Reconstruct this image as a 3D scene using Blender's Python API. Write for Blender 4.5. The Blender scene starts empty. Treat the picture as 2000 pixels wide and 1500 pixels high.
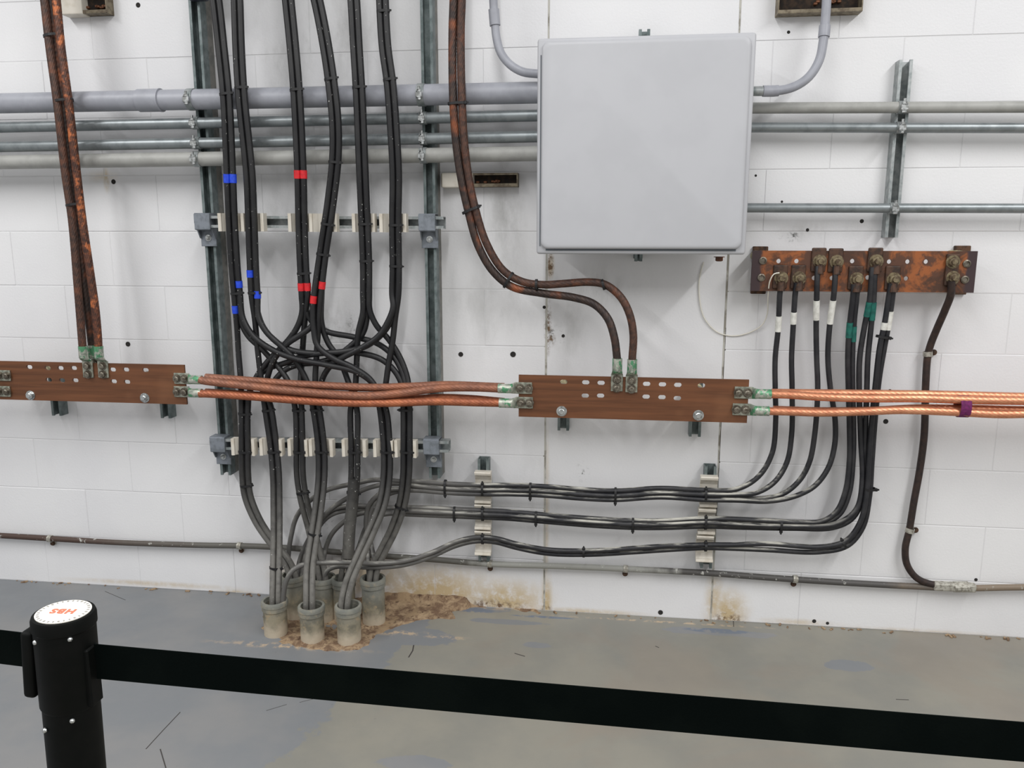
import bpy, bmesh, math, random
from mathutils import Vector, Matrix
random.seed(7)
SC = bpy.context.scene
COL = SC.collection
# ---------------------------------------------------------------- camera, world, lights, exposure
FPX = 1583.51                      # focal length in pixels of the 2000 px wide frame
PITCH, YAW = 0.18452, -0.12507
CAM = Vector((0.0, -2.87835, 1.4186))
FW = Vector((math.sin(YAW)*math.cos(PITCH), math.cos(YAW)*math.cos(PITCH), -math.sin(PITCH)))
RT = Vector((math.cos(YAW), -math.sin(YAW), 0.0))
UP = RT.cross(FW)
cam = bpy.data.cameras.new('camera'); cam.sensor_width = 36.0; cam.lens = FPX/2000*36.0
cam.clip_start = 0.05
camo = bpy.data.objects.new('camera', cam); COL.objects.link(camo)
camo.matrix_world = Matrix(((RT.x, UP.x, -FW.x, CAM.x), (RT.y, UP.y, -FW.y, CAM.y), (RT.z, UP.z, -FW.z, CAM.z), (0, 0, 0, 1)))
SC.camera = camo
SC.view_settings.view_transform = 'Standard'; SC.view_settings.look = 'None'
SC.view_settings.gamma = 1.0; SC.view_settings.use_curve_mapping = False
SC.view_settings.exposure = 0.2
w = bpy.data.worlds.new('world'); SC.world = w; w.use_nodes = True
w.node_tree.nodes['Background'].inputs[0].default_value = (1.0, 0.995, 0.99, 1)
w.node_tree.nodes['Background'].inputs[1].default_value = 0.46
def strip_light(name, loc, sx, sy, power, aim):
    L = bpy.data.lights.new(name, 'AREA'); L.shape = 'RECTANGLE'; L.size = sx; L.size_y = sy
    L.energy = power; L.color = (1.0, 0.995, 0.99)
    o = bpy.data.objects.new(name, L); COL.objects.link(o); o.location = loc
    o.rotation_euler = (Vector(aim)-Vector(loc)).to_track_quat('-Z', 'Y').to_euler()
strip_light('ceiling_lamp_left', (-3.0, -3.1, 3.5), 0.16, 3.6, 88, (-3.0, -3.0, 0))
strip_light('ceiling_lamp_right', (2.3, -3.1, 3.5), 0.16, 3.6, 96, (2.3, -3.0, 0))
strip_light('ceiling_lamp_centre', (-0.3, -3.1, 3.5), 0.16, 3.6, 50, (-0.3, -3.0, 0))

def ray(px, py): return FW + RT*((px-1000)/FPX) - UP*((py-750)/FPX)
def P(px, py, d=0.0):
    """the point at distance d in front of the wall that the photograph shows at (px, py)"""
    r = ray(px, py); return CAM + r*((-d-CAM.y)/r.y)
def FL(px, py, z=0.0):
    r = ray(px, py); return CAM + r*((z-CAM.z)/r.z)
def S(px, py, d=0.0):
    """metres per pixel there"""
    return (P(px, py, d)-CAM).dot(FW)/FPX

# ---------------------------------------------------------------- materials
class NT:
    def __init__(s, name):
        s.m = bpy.data.materials.new(name); s.m.use_nodes = True; s.t = s.m.node_tree
        s.b = s.t.nodes['Principled BSDF']
    def n(s, typ, **kw):
        x = s.t.nodes.new(typ)
        for k, v in kw.items():
            if k in x.inputs.keys(): s.put(x.inputs[k], v)
            else: setattr(x, k, v)
        return x
    def put(s, i, v):
        if isinstance(v, bpy.types.NodeSocket): s.t.links.new(v, i)
        else: i.default_value = v
    def math(s, op, a, b=0.0, c=None, clamp=False):
        x = s.t.nodes.new('ShaderNodeMath'); x.operation = op; x.use_clamp = clamp
        s.put(x.inputs[0], a); s.put(x.inputs[1], b)
        if c is not None: s.put(x.inputs[2], c)
        return x.outputs[0]
    def pos(s): return s.n('ShaderNodeNewGeometry').outputs['Position']
    def obj(s): return s.n('ShaderNodeTexCoord').outputs['Object']
    def noise(s, vec, scale, detail=4, rough=0.6, dist=0.0):
        x = s.n('ShaderNodeTexNoise'); s.put(x.inputs['Vector'], vec)
        x.inputs['Scale'].default_value = scale; x.inputs['Detail'].default_value = detail
        x.inputs['Roughness'].default_value = rough; x.inputs['Distortion'].default_value = dist
        return x.outputs['Fac']
    def ramp(s, v, a, b, lo=0.0, hi=1.0):
        x = s.n('ShaderNodeMapRange'); s.put(x.inputs[0], v)
        x.inputs[1].default_value = a; x.inputs[2].default_value = b; x.inputs[3].default_value = lo; x.inputs[4].default_value = hi
        x.interpolation_type = 'SMOOTHSTEP'; return x.outputs[0]
    def mix(s, f, a, b):
        x = s.t.nodes.new('ShaderNodeMix'); x.data_type = 'RGBA'
        s.put(x.inputs[0], f); s.put(x.inputs[6], c4(a)); s.put(x.inputs[7], c4(b)); return x.outputs[2]
    def scalev(s, vec, v):
        x = s.t.nodes.new('ShaderNodeVectorMath'); x.operation = 'MULTIPLY'
        s.put(x.inputs[0], vec); x.inputs[1].default_value = v; return x.outputs[0]
    def blob(s, vec, c, inv):
        x = s.t.nodes.new('ShaderNodeVectorMath'); x.operation = 'SUBTRACT'
        s.put(x.inputs[0], vec); x.inputs[1].default_value = c
        y = s.t.nodes.new('ShaderNodeVectorMath'); y.operation = 'MULTIPLY'
        s.put(y.inputs[0], x.outputs[0]); y.inputs[1].default_value = inv
        z = s.t.nodes.new('ShaderNodeVectorMath'); z.operation = 'LENGTH'; s.put(z.inputs[0], y.outputs[0])
        return s.ramp(z.outputs['Value'], 0.0, 1.0, 1.0, 0.0)
    def bump(s, h, strength, dist=0.002):
        x = s.n('ShaderNodeBump'); s.put(x.inputs['Height'], h)
        x.inputs['Strength'].default_value = strength; x.inputs['Distance'].default_value = dist
        s.put(s.b.inputs['Normal'], x.outputs[0])
    def fin(s, col, rough=0.5, metal=0.0, spec=None):
        s.put(s.b.inputs['Base Color'], c4(col)); s.put(s.b.inputs['Roughness'], rough); s.put(s.b.inputs['Metallic'], metal)
        if spec is not None: s.b.inputs['Specular IOR Level'].default_value = spec
        return s.m
def lin(c): return c/12.92 if c <= 0.04045 else ((c+0.055)/1.055)**2.4
def c4(v):
    if isinstance(v, bpy.types.NodeSocket): return v
    return (v[0], v[1], v[2], 1.0)
def rgb(r, g, b): return (lin(r/255), lin(g/255), lin(b/255))
def simple(name, c, rough=0.5, metal=0.0, c2=None, scale=30, lo=0.4, hi=0.65, bump=0.0, bscale=200, spec=None):
    k = NT(name); v = k.obj(); col = c
    if c2 is not None: col = k.mix(k.ramp(k.noise(v, scale), lo, hi), c, c2)
    if bump: k.bump(k.noise(v, bscale, 3), bump)
    return k.fin(col, rough, metal, spec)

M = {}
M['galv'] = simple('galvanized_steel', rgb(168, 172, 172), 0.42, 0.45, rgb(130, 138, 138), 45, 0.35, 0.7, 0.08, 300)
M['galv_dark'] = simple('weathered_galvanized_steel', rgb(122, 132, 132), 0.5, 0.4, rgb(86, 98, 98), 30, 0.35, 0.7, 0.08, 300)
M['galv_grey'] = simple('grey_galvanized_steel', rgb(134, 132, 126), 0.55, 0.3, rgb(112, 112, 108), 30)
M['bright'] = simple('zinc_plated_steel', rgb(205, 208, 208), 0.28, 0.9, rgb(150, 152, 150), 80)
M['emt'] = simple('conduit_steel', rgb(138, 144, 146), 0.36, 0.45, rgb(120, 126, 128), 25, 0.4, 0.7)
M['pvc'] = simple('grey_pvc', rgb(158, 160, 168), 0.42, 0.0, rgb(148, 150, 158), 15)
M['pvc_light'] = simple('light_grey_pvc', rgb(164, 164, 160), 0.5, 0.0, rgb(152, 152, 148), 15)
M['bracket'] = simple('grey_painted_steel', rgb(128, 134, 142), 0.5, 0.25, rgb(108, 114, 120), 40)
M['cream'] = simple('cream_porcelain', rgb(214, 208, 196), 0.45, 0.0, rgb(190, 180, 162), 25, 0.45, 0.8)
M['box'] = simple('enclosure_grey', rgb(183, 184, 188), 0.45, 0.0, rgb(180, 181, 185), 6)
M['tie'] = simple('black_nylon', rgb(20, 20, 22), 0.5)
M['blue'] = simple('blue_tape', rgb(24, 66, 205), 0.5, 0, rgb(40, 80, 215), 90)
M['red'] = simple('red_tape', rgb(216, 32, 40), 0.5, 0, rgb(190, 30, 40), 90)
M['white_tape'] = simple('white_tape', rgb(226, 226, 220), 0.55, 0, rgb(205, 205, 198), 60)
M['teal'] = simple('green_tape', rgb(24, 104, 92), 0.5, 0, rgb(16, 80, 74), 60)
M['white_wire'] = simple('white_wire', rgb(225, 222, 210), 0.5)
M['purple'] = simple('purple_strap', rgb(112, 30, 92), 0.8, 0, rgb(88, 22, 74), 120, bump=0.3, bscale=500)
M['rubber_black'] = simple('stanchion_black', rgb(6, 8, 7), 0.55, 0.0, rgb(10, 11, 10), 40, spec=0.12)
M['belt'] = simple('belt_webbing', rgb(3, 8, 7), 0.9, 0.0, rgb(7, 13, 11), 8, bump=0.25, bscale=350, spec=0.06)
M['label'] = simple('label_white', rgb(240, 236, 226), 0.4)
M['label_red'] = simple('label_red', rgb(214, 120, 92), 0.6)
M['label_grey'] = simple('label_grey', rgb(150, 148, 144), 0.6)
M['hole'] = simple('anchor_hole_dark', rgb(40, 38, 36), 0.9)
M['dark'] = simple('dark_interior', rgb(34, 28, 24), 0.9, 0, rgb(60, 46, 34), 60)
M['dark_grey'] = simple('shadow_line_grey', rgb(96, 102, 108), 0.7)
M['black_paint'] = simple('dark_painted_steel', rgb(46, 48, 60), 0.4, 0.3)
M['tray'] = simple('aged_channel', rgb(132, 122, 102), 0.6, 0.1, rgb(92, 80, 64), 40)
M['rust'] = simple('rusty_steel', rgb(96, 70, 52), 0.8, 0.2, rgb(58, 44, 36), 60, bump=0.3, bscale=200)
M['scuff'] = simple('floor_scuff', rgb(62, 58, 56), 0.7)
M['clip'] = simple('clip_metal', rgb(188, 186, 176), 0.5, 0.4, rgb(140, 136, 126), 90)
M['insulator'] = simple('insulator_cream', rgb(176, 166, 130), 0.5, 0, rgb(96, 90, 70), 50)
def m_black(name, a, b, dust, flecks=0.0):
    k = NT(name); v = k.pos(); z = k.n('ShaderNodeSeparateXYZ', Vector=v).outputs[2]
    col = k.mix(k.ramp(k.noise(v, 14), 0.4, 0.65), a, b)
    d = k.math('MULTIPLY', k.ramp(z, 0.66, 0.14), k.ramp(k.noise(v, 35), 0.25, 0.6, 0.55, 1.0))
    col = k.mix(d, col, dust)
    if flecks:
        f = k.ramp(k.noise(v, 130, 2, 0.5), 0.70, 0.74, 0, flecks)
        f = k.math('MULTIPLY', f, k.ramp(k.noise(v, 5, 2), 0.45, 0.55))
        col = k.mix(f, col, rgb(190, 190, 186))
    return k.fin(col, 0.48)
M['black'] = m_black('black_rubber_sheath', rgb(20, 20, 23), rgb(32, 32, 33), rgb(118, 116, 111), 0.9)
M['black_new'] = m_black('black_cable_sheath', rgb(34, 35, 42), rgb(44, 45, 50), rgb(82, 82, 80))
def m_dusty_run():
    k = NT('dusty_black_sheath'); v = k.pos()
    nz = k.n('ShaderNodeSeparateXYZ', Vector=k.n('ShaderNodeNewGeometry').outputs['Normal']).outputs[2]
    col = k.mix(k.ramp(k.noise(v, 14), 0.4, 0.65), rgb(26, 27, 32), rgb(44, 44, 47))
    x = k.n('ShaderNodeSeparateXYZ', Vector=v)
    ndust = k.ramp(k.noise(k.scalev(v, (6, 40, 40)), 1.0, 5), 0.45, 0.62)
    side = k.math('MULTIPLY', k.ramp(nz, 0.0, 0.8), k.ramp(x.outputs[0], 0.95, 0.5))
    col = k.mix(k.math('MULTIPLY', ndust, side), col, rgb(190, 188, 178))
    low = k.math('MULTIPLY', k.ramp(x.outputs[0], -0.35, -0.7), 0.6)
    col = k.mix(low, col, rgb(118, 116, 112))
    return k.fin(col, 0.5)
M['dusty'] = m_dusty_run()
def m_copper(name, bright, mid, dark, rough, amount, metal=0.75, fl=9):
    k = NT(name); v = k.obj()
    n1 = k.noise(v, fl, 3); n2 = k.noise(v, 60, 4)
    col = k.mix(k.ramp(n2, 0.35, 0.65), mid, dark)
    col = k.mix(k.math('MULTIPLY', k.ramp(n1, 0.5, 0.7), amount), col, bright)
    return k.fin(col, rough, metal)
M['copper_new'] = m_copper('bright_copper_strand', rgb(236, 172, 134), rgb(218, 152, 116), rgb(200, 130, 98), 0.38, 0.8, 0.6)
M['copper_mid'] = m_copper('dulled_copper_strand', rgb(178, 114, 82), rgb(150, 100, 78), rgb(128, 85, 67), 0.5, 0.4, 0.25)
M['copper_low'] = m_copper('orange_copper_strand', rgb(204, 126, 84), rgb(174, 104, 72), rgb(148, 86, 60), 0.48, 0.45, 0.35)
M['copper_old'] = m_copper('tarnished_copper_strand', rgb(132, 78, 52), rgb(88, 60, 48), rgb(60, 43, 37), 0.55, 0.4, 0.2, 26)
M['copper_edge'] = m_copper('flecked_copper_strand', rgb(214, 124, 72), rgb(106, 64, 46), rgb(66, 44, 37), 0.48, 0.75, 0.3, 34)
M['copper_black'] = m_copper('blackened_copper_strand', rgb(200, 110, 60), rgb(70, 56, 50), rgb(52, 44, 42), 0.5, 0.45, 0.4)
M['brown_cable'] = m_copper('brown_sheath', rgb(84, 58, 46), rgb(56, 42, 37), rgb(40, 32, 30), 0.55, 0.5, 0.15)
def m_bar():
    k = NT('tarnished_copper_bar'); v = k.obj()
    g = k.noise(k.scalev(v, (3, 30, 60)), 1.0, 5, 0.6, 0.3)
    col = k.mix(k.ramp(g, 0.3, 0.7), rgb(122, 78, 51), rgb(96, 61, 40))
    col = k.mix(k.ramp(k.noise(v, 5, 3), 0.52, 0.72, 0, 0.4), col, rgb(138, 95, 66))
    return k.fin(col, 0.48, 0.3)
M['bar'] = m_bar()
def m_rustbar():
    k = NT('patinated_copper_bar'); v = k.obj()
    a = k.ramp(k.noise(v, 9, 5, 0.65, 0.8), 0.44, 0.62)
    col = k.mix(a, rgb(78, 54, 42), rgb(156, 92, 52))
    col = k.mix(k.ramp(k.noise(v, 16, 5), 0.50, 0.60), col, rgb(92, 62, 48))
    x = k.n('ShaderNodeSeparateXYZ', Vector=v).outputs[0]
    e = k.math('ABSOLUTE', x)
    e = k.math('ADD', e, k.math('MULTIPLY', k.noise(v, 25), 0.02))
    col = k.mix(k.ramp(e, 0.322, 0.334), col, rgb(66, 52, 54))
    return k.fin(col, 0.55, 0.35)
M['rustbar'] = m_rustbar()
def m_lug():
    k = NT('tinned_lug'); v = k.obj()
    col = k.mix(k.ramp(k.noise(v, 70), 0.4, 0.65), rgb(178, 180, 166), rgb(134, 138, 126))
    return k.fin(col, 0.36, 0.7)
M['lug'] = m_lug()
def m_lugg():
    k = NT('tinned_lug_with_verdigris'); v = k.obj()
    col = k.mix(k.ramp(k.noise(v, 60), 0.4, 0.65), rgb(190, 192, 180), rgb(140, 150, 138))
    col = k.mix(k.ramp(k.noise(v, 42, 3), 0.48, 0.56), col, rgb(92, 152, 114))
    return k.fin(col, 0.4, 0.45)
M['lug_green'] = m_lugg()
M['bolt'] = simple('dull_bolt', rgb(134, 128, 116), 0.4, 0.7, rgb(92, 84, 74), 90)
M['bolt_old'] = simple('corroded_bolt', rgb(128, 116, 90), 0.6, 0.3, rgb(78, 62, 46), 70, bump=0.3, bscale=150)
M['lug_old'] = simple('corroded_lug', rgb(84, 60, 46), 0.6, 0.3, rgb(54, 42, 36), 50, bump=0.3, bscale=150)
def m_stub():
    k = NT('weathered_conduit_stub'); v = k.pos(); z = k.n('ShaderNodeSeparateXYZ', Vector=v).outputs[2]
    col = k.mix(k.ramp(k.noise(v, 22, 5), 0.38, 0.62), rgb(146, 138, 118), rgb(112, 108, 94))
    col = k.mix(k.ramp(k.noise(v, 40, 4), 0.55, 0.7), col, rgb(164, 146, 116))
    low = k.math('ADD', z, k.math('MULTIPLY', k.noise(v, 25), -0.06))
    col = k.mix(k.ramp(low, 0.035, -0.01), col, rgb(184, 172, 152))
    col = k.mix(k.ramp(z, 0.065, 0.14, 0, 0.55), col, rgb(126, 132, 130))
    k.bump(k.noise(v, 90, 4), 0.4); return k.fin(col, 0.75)
M['stub'] = m_stub()
def m_rubble():
    k = NT('broken_concrete'); v = k.pos()
    col = k.mix(k.ramp(k.noise(v, 26, 6, 0.7, 0.5), 0.38, 0.62), rgb(116, 92, 72), rgb(172, 148, 118))
    col = k.mix(k.ramp(k.noise(v, 60, 5), 0.55, 0.68), col, rgb(92, 70, 54))
    col = k.mix(k.ramp(k.noise(v, 12, 3), 0.56, 0.66), col, rgb(160, 136, 106))
    k.bump(k.noise(v, 70, 6, 0.7), 0.9, 0.006); return k.fin(col, 0.9)
M['rubble'] = m_rubble()

def m_wall():
    k = NT('white_painted_block'); v = k.pos()
    col = k.mix(k.ramp(k.noise(v, 1.6, 3), 0.35, 0.65), rgb(224, 224, 226), rgb(230, 230, 231))
    def spot(px, py, rx, rz):
        p = P(px, py); return k.blob(v, (p.x, 0, p.z), (1/rx, 0.0, 1/rz))
    def many(L):
        r = None
        for a in L:
            s = spot(*a[:4])
            if len(a) > 4: s = k.math('MULTIPLY', s, a[4])
            r = s if r is None else k.math('MAXIMUM', r, s)
        return r
    # grey grime where the cables run and leave their dust
    g = many([(640, 640, .22, .16), (720, 690, .18, .16, .8), (600, 1000, .3, .2, .6), (820, 1000, .22, .22, .6), (990, 420, .12, .35, .7),
              (1110, 640, .1, .25, .5), (1160, 560, .3, .12, .6), (1050, 980, .12, .25, .5), (620, 380, .45, .3, .6), (1600, 450, .2, .06, .5),
              (620, 80, .45, .3, .6), (960, 600, .3, .3, .4), (150, 290, .5, .07, .4), (700, 250, .8, .12, .5), (1400, 1120, .5, .08, .35)])
    n = k.ramp(k.noise(k.scalev(v, (1, 1, 0.45)), 9, 6, 0.65), 0.38, 0.72)
    col = k.mix(k.math('MULTIPLY', k.math('MULTIPLY', g, n), 0.8), col, rgb(134, 134, 128))
    # fine black smudges
    s = many([(640, 650, .09, .05), (690, 640, .04, .08), (1138, 922, .030, .048, 2.2), (1085, 655, .05, .045, 1.8), (1545, 460, .06, .035, 1.4), (640, 1015, .05, .05)])
    n2 = k.ramp(k.noise(v, 38, 5, 0.7), 0.5, 0.66)
    col = k.mix(k.math('MULTIPLY', k.math('MULTIPLY', s, n2), 0.8), col, rgb(96, 98, 96))
    # rust and damp at the foot of the wall and round old fixings
    r = many([(850, 1160, .38, .17, 1.3), (985, 1170, .25, .12, 1.2), (720, 1130, .3, .12, 1.0), (1067, 1180, .035, .17, 1.3), (1067, 1010, .016, .5, .7), (1075, 520, .02, .07), (1395, 1175, .05, .16, 1.0),
              (1420, 1195, .11, .13, 1.2), (208, 350, .02, .06), (200, 345, .09, .03, .5), (560, 1120, .12, .1, .5), (1560, 1215, .2, .02, .6), (300, 1140, .5, .018, .7),
              (1800, 1235, .4, .02, .6), (1150, 1195, .3, .02, .8), (460, 1160, .12, .03)])
    n3 = k.ramp(k.noise(v, 26, 6, 0.7), 0.22, 0.58)
    col = k.mix(k.math('MULTIPLY', k.math('MULTIPLY', r, n3), 0.9, clamp=True), col, rgb(196, 176, 140))
    r2 = many([(1067, 1192, .03, .035, 1.4), (1076, 518, .016, .06, 2.0), (1422, 1208, .09, .03, 1.2), (850, 1180, .22, .05, 1.1), (960, 1182, .2, .035, 1.1), (1070, 640, .018, .14, 1.3), (1077, 660, .02, .04, 1.3)])
    n4 = k.ramp(k.noise(v, 55, 5, 0.7), 0.42, 0.62)
    col = k.mix(k.math('MULTIPLY', r2, n4, clamp=True), col, rgb(112, 88, 64))
    k.bump(k.math('ADD', k.noise(v, 130, 4), k.math('MULTIPLY', k.noise(v, 20, 3), 0.6)), 0.16, 0.004)
    return k.fin(col, 0.5)
M['wall'] = m_wall()
M['mortar'] = simple('painted_mortar', rgb(214, 214, 215), 0.6)
M['seal'] = simple('joint_sealant', rgb(186, 184, 176), 0.8, 0, rgb(140, 136, 126), 14, 0.45, 0.6)
def m_floor():
    k = NT('worn_painted_concrete'); v = k.pos()
    base = k.mix(k.ramp(k.noise(v, 3.0, 5), 0.35, 0.65), rgb(140, 137, 127), rgb(130, 129, 122))
    base = k.mix(k.ramp(k.noise(v, 1.3, 4, 0.6, 0.6), 0.50, 0.60, 0, 0.4), base, rgb(140, 129, 117))
    def spot(px, py, rx, ry):
        p = FL(px, py); return k.blob(v, (p.x, p.y, 0), (1/rx, 1/ry, 0.0))
    x = k.n('ShaderNodeSeparateXYZ', Vector=v)
    left = k.ramp(k.math('ADD', x.outputs[0], k.math('MULTIPLY', x.outputs[1], -0.25)), -0.45, -0.80)
    paint = left
    for a in [(950, 1190, .2, .05), (1400, 1235, .35, .05), (800, 1490, .22, .07), (1660, 1300, .16, .07), (820, 1245, .28, .13), (1050, 1260, .10, .04), (1000, 1215, .3, .04)]:
        paint = k.math('MAXIMUM', paint, k.math('MULTIPLY', spot(*a), 1.0))
    paint = k.math('ADD', paint, k.math('MULTIPLY', k.math('SUBTRACT', k.noise(v, 5, 7, 0.66), 0.5), 1.5))
    paint = k.ramp(paint, 0.46, 0.54)
    pc = k.mix(k.ramp(k.noise(v, 2.2, 4), 0.4, 0.65), rgb(122, 125, 128), rgb(132, 132, 132))
    col = k.mix(paint, base, pc)
    # bluer paint beside the wall
    b = None
    for a in [(930, 1192, .12, .035), (1400, 1232, .2, .03), (1060, 1205, .2, .015)]:
        s = spot(*a); b = s if b is None else k.math('MAXIMUM', b, s)
    b = k.math('MULTIPLY', k.ramp(b, 0.25, 0.5), k.ramp(k.noise(v, 24, 5, 0.6), 0.40, 0.52))
    col = k.mix(b, col, rgb(106, 115, 128))
    # tan bare patches under the paint
    t = None
    for a in [(980, 1185, .25, .04), (760, 1235, .3, .03), (870, 1245, .12, .02), (1300, 1215, .6, .012), (560, 1262, .4, .03)]:
        s = spot(*a); t = s if t is None else k.math('MAXIMUM', t, s)
    t = k.math('MULTIPLY', t, k.ramp(k.noise(v, 28, 6, 0.65), 0.46, 0.58))
    col = k.mix(k.math('MULTIPLY', t, 0.85), col, rgb(196, 172, 142))
    sp = k.ramp(k.noise(v, 60, 3, 0.5), 0.74, 0.78)
    col = k.mix(k.math('MULTIPLY', sp, 0.5), col, rgb(96, 98, 102))
    k.bump(k.noise(v, 45, 5), 0.10, 0.003)
    return k.fin(col, k.ramp(k.noise(v, 4, 4), 0.3, 0.7, 0.38, 0.6))
M['floor'] = m_floor()

# ---------------------------------------------------------------- object helpers
WO = {}
def props(o, label=None, cat=None, group=None, kind=None):
    if label: o['label'] = label
    if cat: o['category'] = cat
    if group: o['group'] = group
    if kind: o['kind'] = kind
    return o
def empty(name, loc, label, cat, group=None):
    o = bpy.data.objects.new(name, None); o.empty_display_size = 0.02; COL.objects.link(o)
    o.location = loc; WO[o] = Vector(loc); return props(o, label, cat, group)
def link(name, me, parent=None, origin=None, mats=None, smooth=False):
    """me holds world coordinates; they are moved to the origin of the new object"""
    if origin is None:
        if parent is not None: origin = WO[parent]
        else:
            xs = [v.co for v in me.vertices]
            origin = Vector(((min(v.x for v in xs)+max(v.x for v in xs))/2, (min(v.y for v in xs)+max(v.y for v in xs))/2, min(v.z for v in xs)))
    origin = Vector(origin); me.transform(Matrix.Translation(-origin))
    if mats is not None: me.materials.append(mats)
    if smooth:
        me.polygons.foreach_set('use_smooth', [True]*len(me.polygons))
    o = bpy.data.objects.new(name, me); COL.objects.link(o)
    if parent is not None:
        o.parent = parent; o.location = origin-WO[parent]
    else: o.location = origin
    WO[o] = origin
    return o
def part(name, bm, mat, parent=None, smooth=None, **kw):
    me = bpy.data.meshes.new(name); bmesh.ops.recalc_face_normals(bm, faces=bm.faces[:])
    bm.to_mesh(me); bm.free()
    o = link(name, me, parent, None, M[mat])
    if smooth is not None:
        me.polygons.foreach_set('use_smooth', [True]*len(me.polygons))
        try: me.set_sharp_from_angle(angle=math.radians(smooth))
        except Exception: pass
    return props(o, **kw)
BM = bmesh.new
def frame(ax):
    """matrix whose local x, y, z are the three given world axes"""
    a, b, c = ax; return Matrix(((a.x, b.x, c.x), (a.y, b.y, c.y), (a.z, b.z, c.z))).to_4x4()
X, Y, Z = Vector((1, 0, 0)), Vector((0, 1, 0)), Vector((0, 0, 1))
def box(bm, c, s, rot=None, bev=0.0, seg=1):
    m = Matrix.Translation(Vector(c))
    if rot is not None: m = m @ rot
    r = bmesh.ops.create_cube(bm, size=1.0, matrix=m @ Matrix.Diagonal((s[0], s[1], s[2], 1)))
    if bev:
        es = list({e for v in r['verts'] for e in v.link_edges})
        bmesh.ops.bevel(bm, geom=es, offset=bev, segments=seg, profile=0.5, affect='EDGES')
def cyl(bm, a, b, r, n=16, r2=None, cap=True):
    a, b = Vector(a), Vector(b); d = b-a
    q = d.to_track_quat('Z', 'Y').to_matrix().to_4x4()
    bmesh.ops.create_cone(bm, cap_ends=cap, segments=n, radius1=r, radius2=r if r2 is None else r2, depth=d.length, matrix=Matrix.Translation((a+b)/2) @ q)
def lathe(bm, c, axis, prof, n=24):
    """prof: (radius, height) pairs round an axis through c"""
    q = Vector(axis).to_track_quat('Z', 'Y').to_matrix(); rings = []
    for r, h in prof:
        rings.append([bm.verts.new(Vector(c)+q @ Vector((r*math.cos(2*math.pi*i/n), r*math.sin(2*math.pi*i/n), h))) for i in range(n)])
    for a, b in zip(rings, rings[1:]):
        for i in range(n): bm.faces.new((a[i], a[(i+1) % n], b[(i+1) % n], b[i]))
    return rings
def extrude_profile(bm, prof, o, u, v, wv, close=True):
    """prof points (a, b) -> o + a*u + b*v, extruded along wv"""
    A = [bm.verts.new(o+u*a+v*b) for a, b in prof]; B = [bm.verts.new(o+u*a+v*b+wv) for a, b in prof]
    n = len(prof)
    for i in range(n): bm.faces.new((A[i], A[(i+1) % n], B[(i+1) % n], B[i]))
    if close:
        bm.faces.new(A[::-1]); bm.faces.new(B)
def hexbolt(bm, c, ax, r=0.010, h=0.007, washer=True, shank=0.0):
    ax = Vector(ax).normalized(); c = Vector(c)
    if washer: cyl(bm, c, c+ax*0.0022, r*1.35, 18)
    cyl(bm, c+ax*0.002, c+ax*(0.002+h), r, 6); cyl(bm, c+ax*(0.002+h), c+ax*(0.0035+h), r*0.78, 12, r*0.6)
    if shank: cyl(bm, c+ax*h, c+ax*(h+shank), r*0.55, 10)
def catmull(pts, step):
    pts = [Vector(p) for p in pts]
    if len(pts) == 2:
        n = max(2, int((pts[1]-pts[0]).length/step)+1)
        return [pts[0].lerp(pts[1], i/(n-1)) for i in range(n)]
    Q = [pts[0]*2-pts[1]]+pts+[pts[-1]*2-pts[-2]]; out = []
    for i in range(1, len(Q)-2):
        a, b, c, d = Q[i-1:i+3]
        ta = max((b-a).length, 1e-5)**.5; tb = max((c-b).length, 1e-5)**.5; tc = max((d-c).length, 1e-5)**.5
        m1 = (b-a)/ta-(c-a)/(ta+tb)+(c-b)/tb; m2 = (c-b)/tb-(d-b)/(tb+tc)+(d-c)/tc
        m1 *= tb; m2 *= tb
        n = max(1, int((c-b).length/step+0.999))
        for j in range(n):
            t = j/n; out.append(b*(2*t**3-3*t*t+1)+m1*(t**3-2*t*t+t)+c*(-2*t**3+3*t*t)+m2*(t**3-t*t))
    out.append(pts[-1]); return out
def sweep(name, path, r, mat, parent=None, sides=12, lobes=0, pitch=0.25, depth=0.07, origin=None, taper=None, **kw):
    n = len(path); V = []; F = []
    t0 = (path[1]-path[0]).normalized(); u = t0.cross(Vector((0.31, 0.9, 0.17))).normalized(); s = 0.0
    if lobes: sides = lobes*3
    for i, p in enumerate(path):
        t = (path[min(i+1, n-1)]-path[max(i-1, 0)]).normalized()
        u = (u-t*u.dot(t)).normalized(); v = t.cross(u)
        if i: s += (p-path[i-1]).length
        for k in range(sides):
            a = 2*math.pi*k/sides; rr = r
            if lobes: rr = r*(1-depth+depth*abs(math.sin(lobes*a/2)))
            if taper: rr *= taper(i/(n-1))
            b = a+(2*math.pi*s/pitch if lobes else 0)
            V.append(p+(u*math.cos(b)+v*math.sin(b))*rr)
    for i in range(n-1):
        for k in range(sides):
            k2 = (k+1) % sides; F.append((i*sides+k, i*sides+k2, (i+1)*sides+k2, (i+1)*sides+k))
    F.append(tuple(range(sides))[::-1]); F.append(tuple((n-1)*sides+k for k in range(sides)))
    me = bpy.data.meshes.new(name); me.from_pydata([tuple(q) for q in V], [], F)
    o = link(name, me, parent, origin, M[mat]); me.polygons.foreach_set('use_smooth', [True]*len(me.polygons))
    try: me.set_sharp_from_angle(angle=math.radians(70))
    except Exception: pass
    return props(o, **kw)
def fill(pts, d0):
    """pixel points (px, py[, d]); missing d takes the last given"""
    out = []; d = d0
    for p in pts:
        if len(p) > 2: d = p[2]
        out.append((p[0], p[1], d))
    return out
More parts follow.
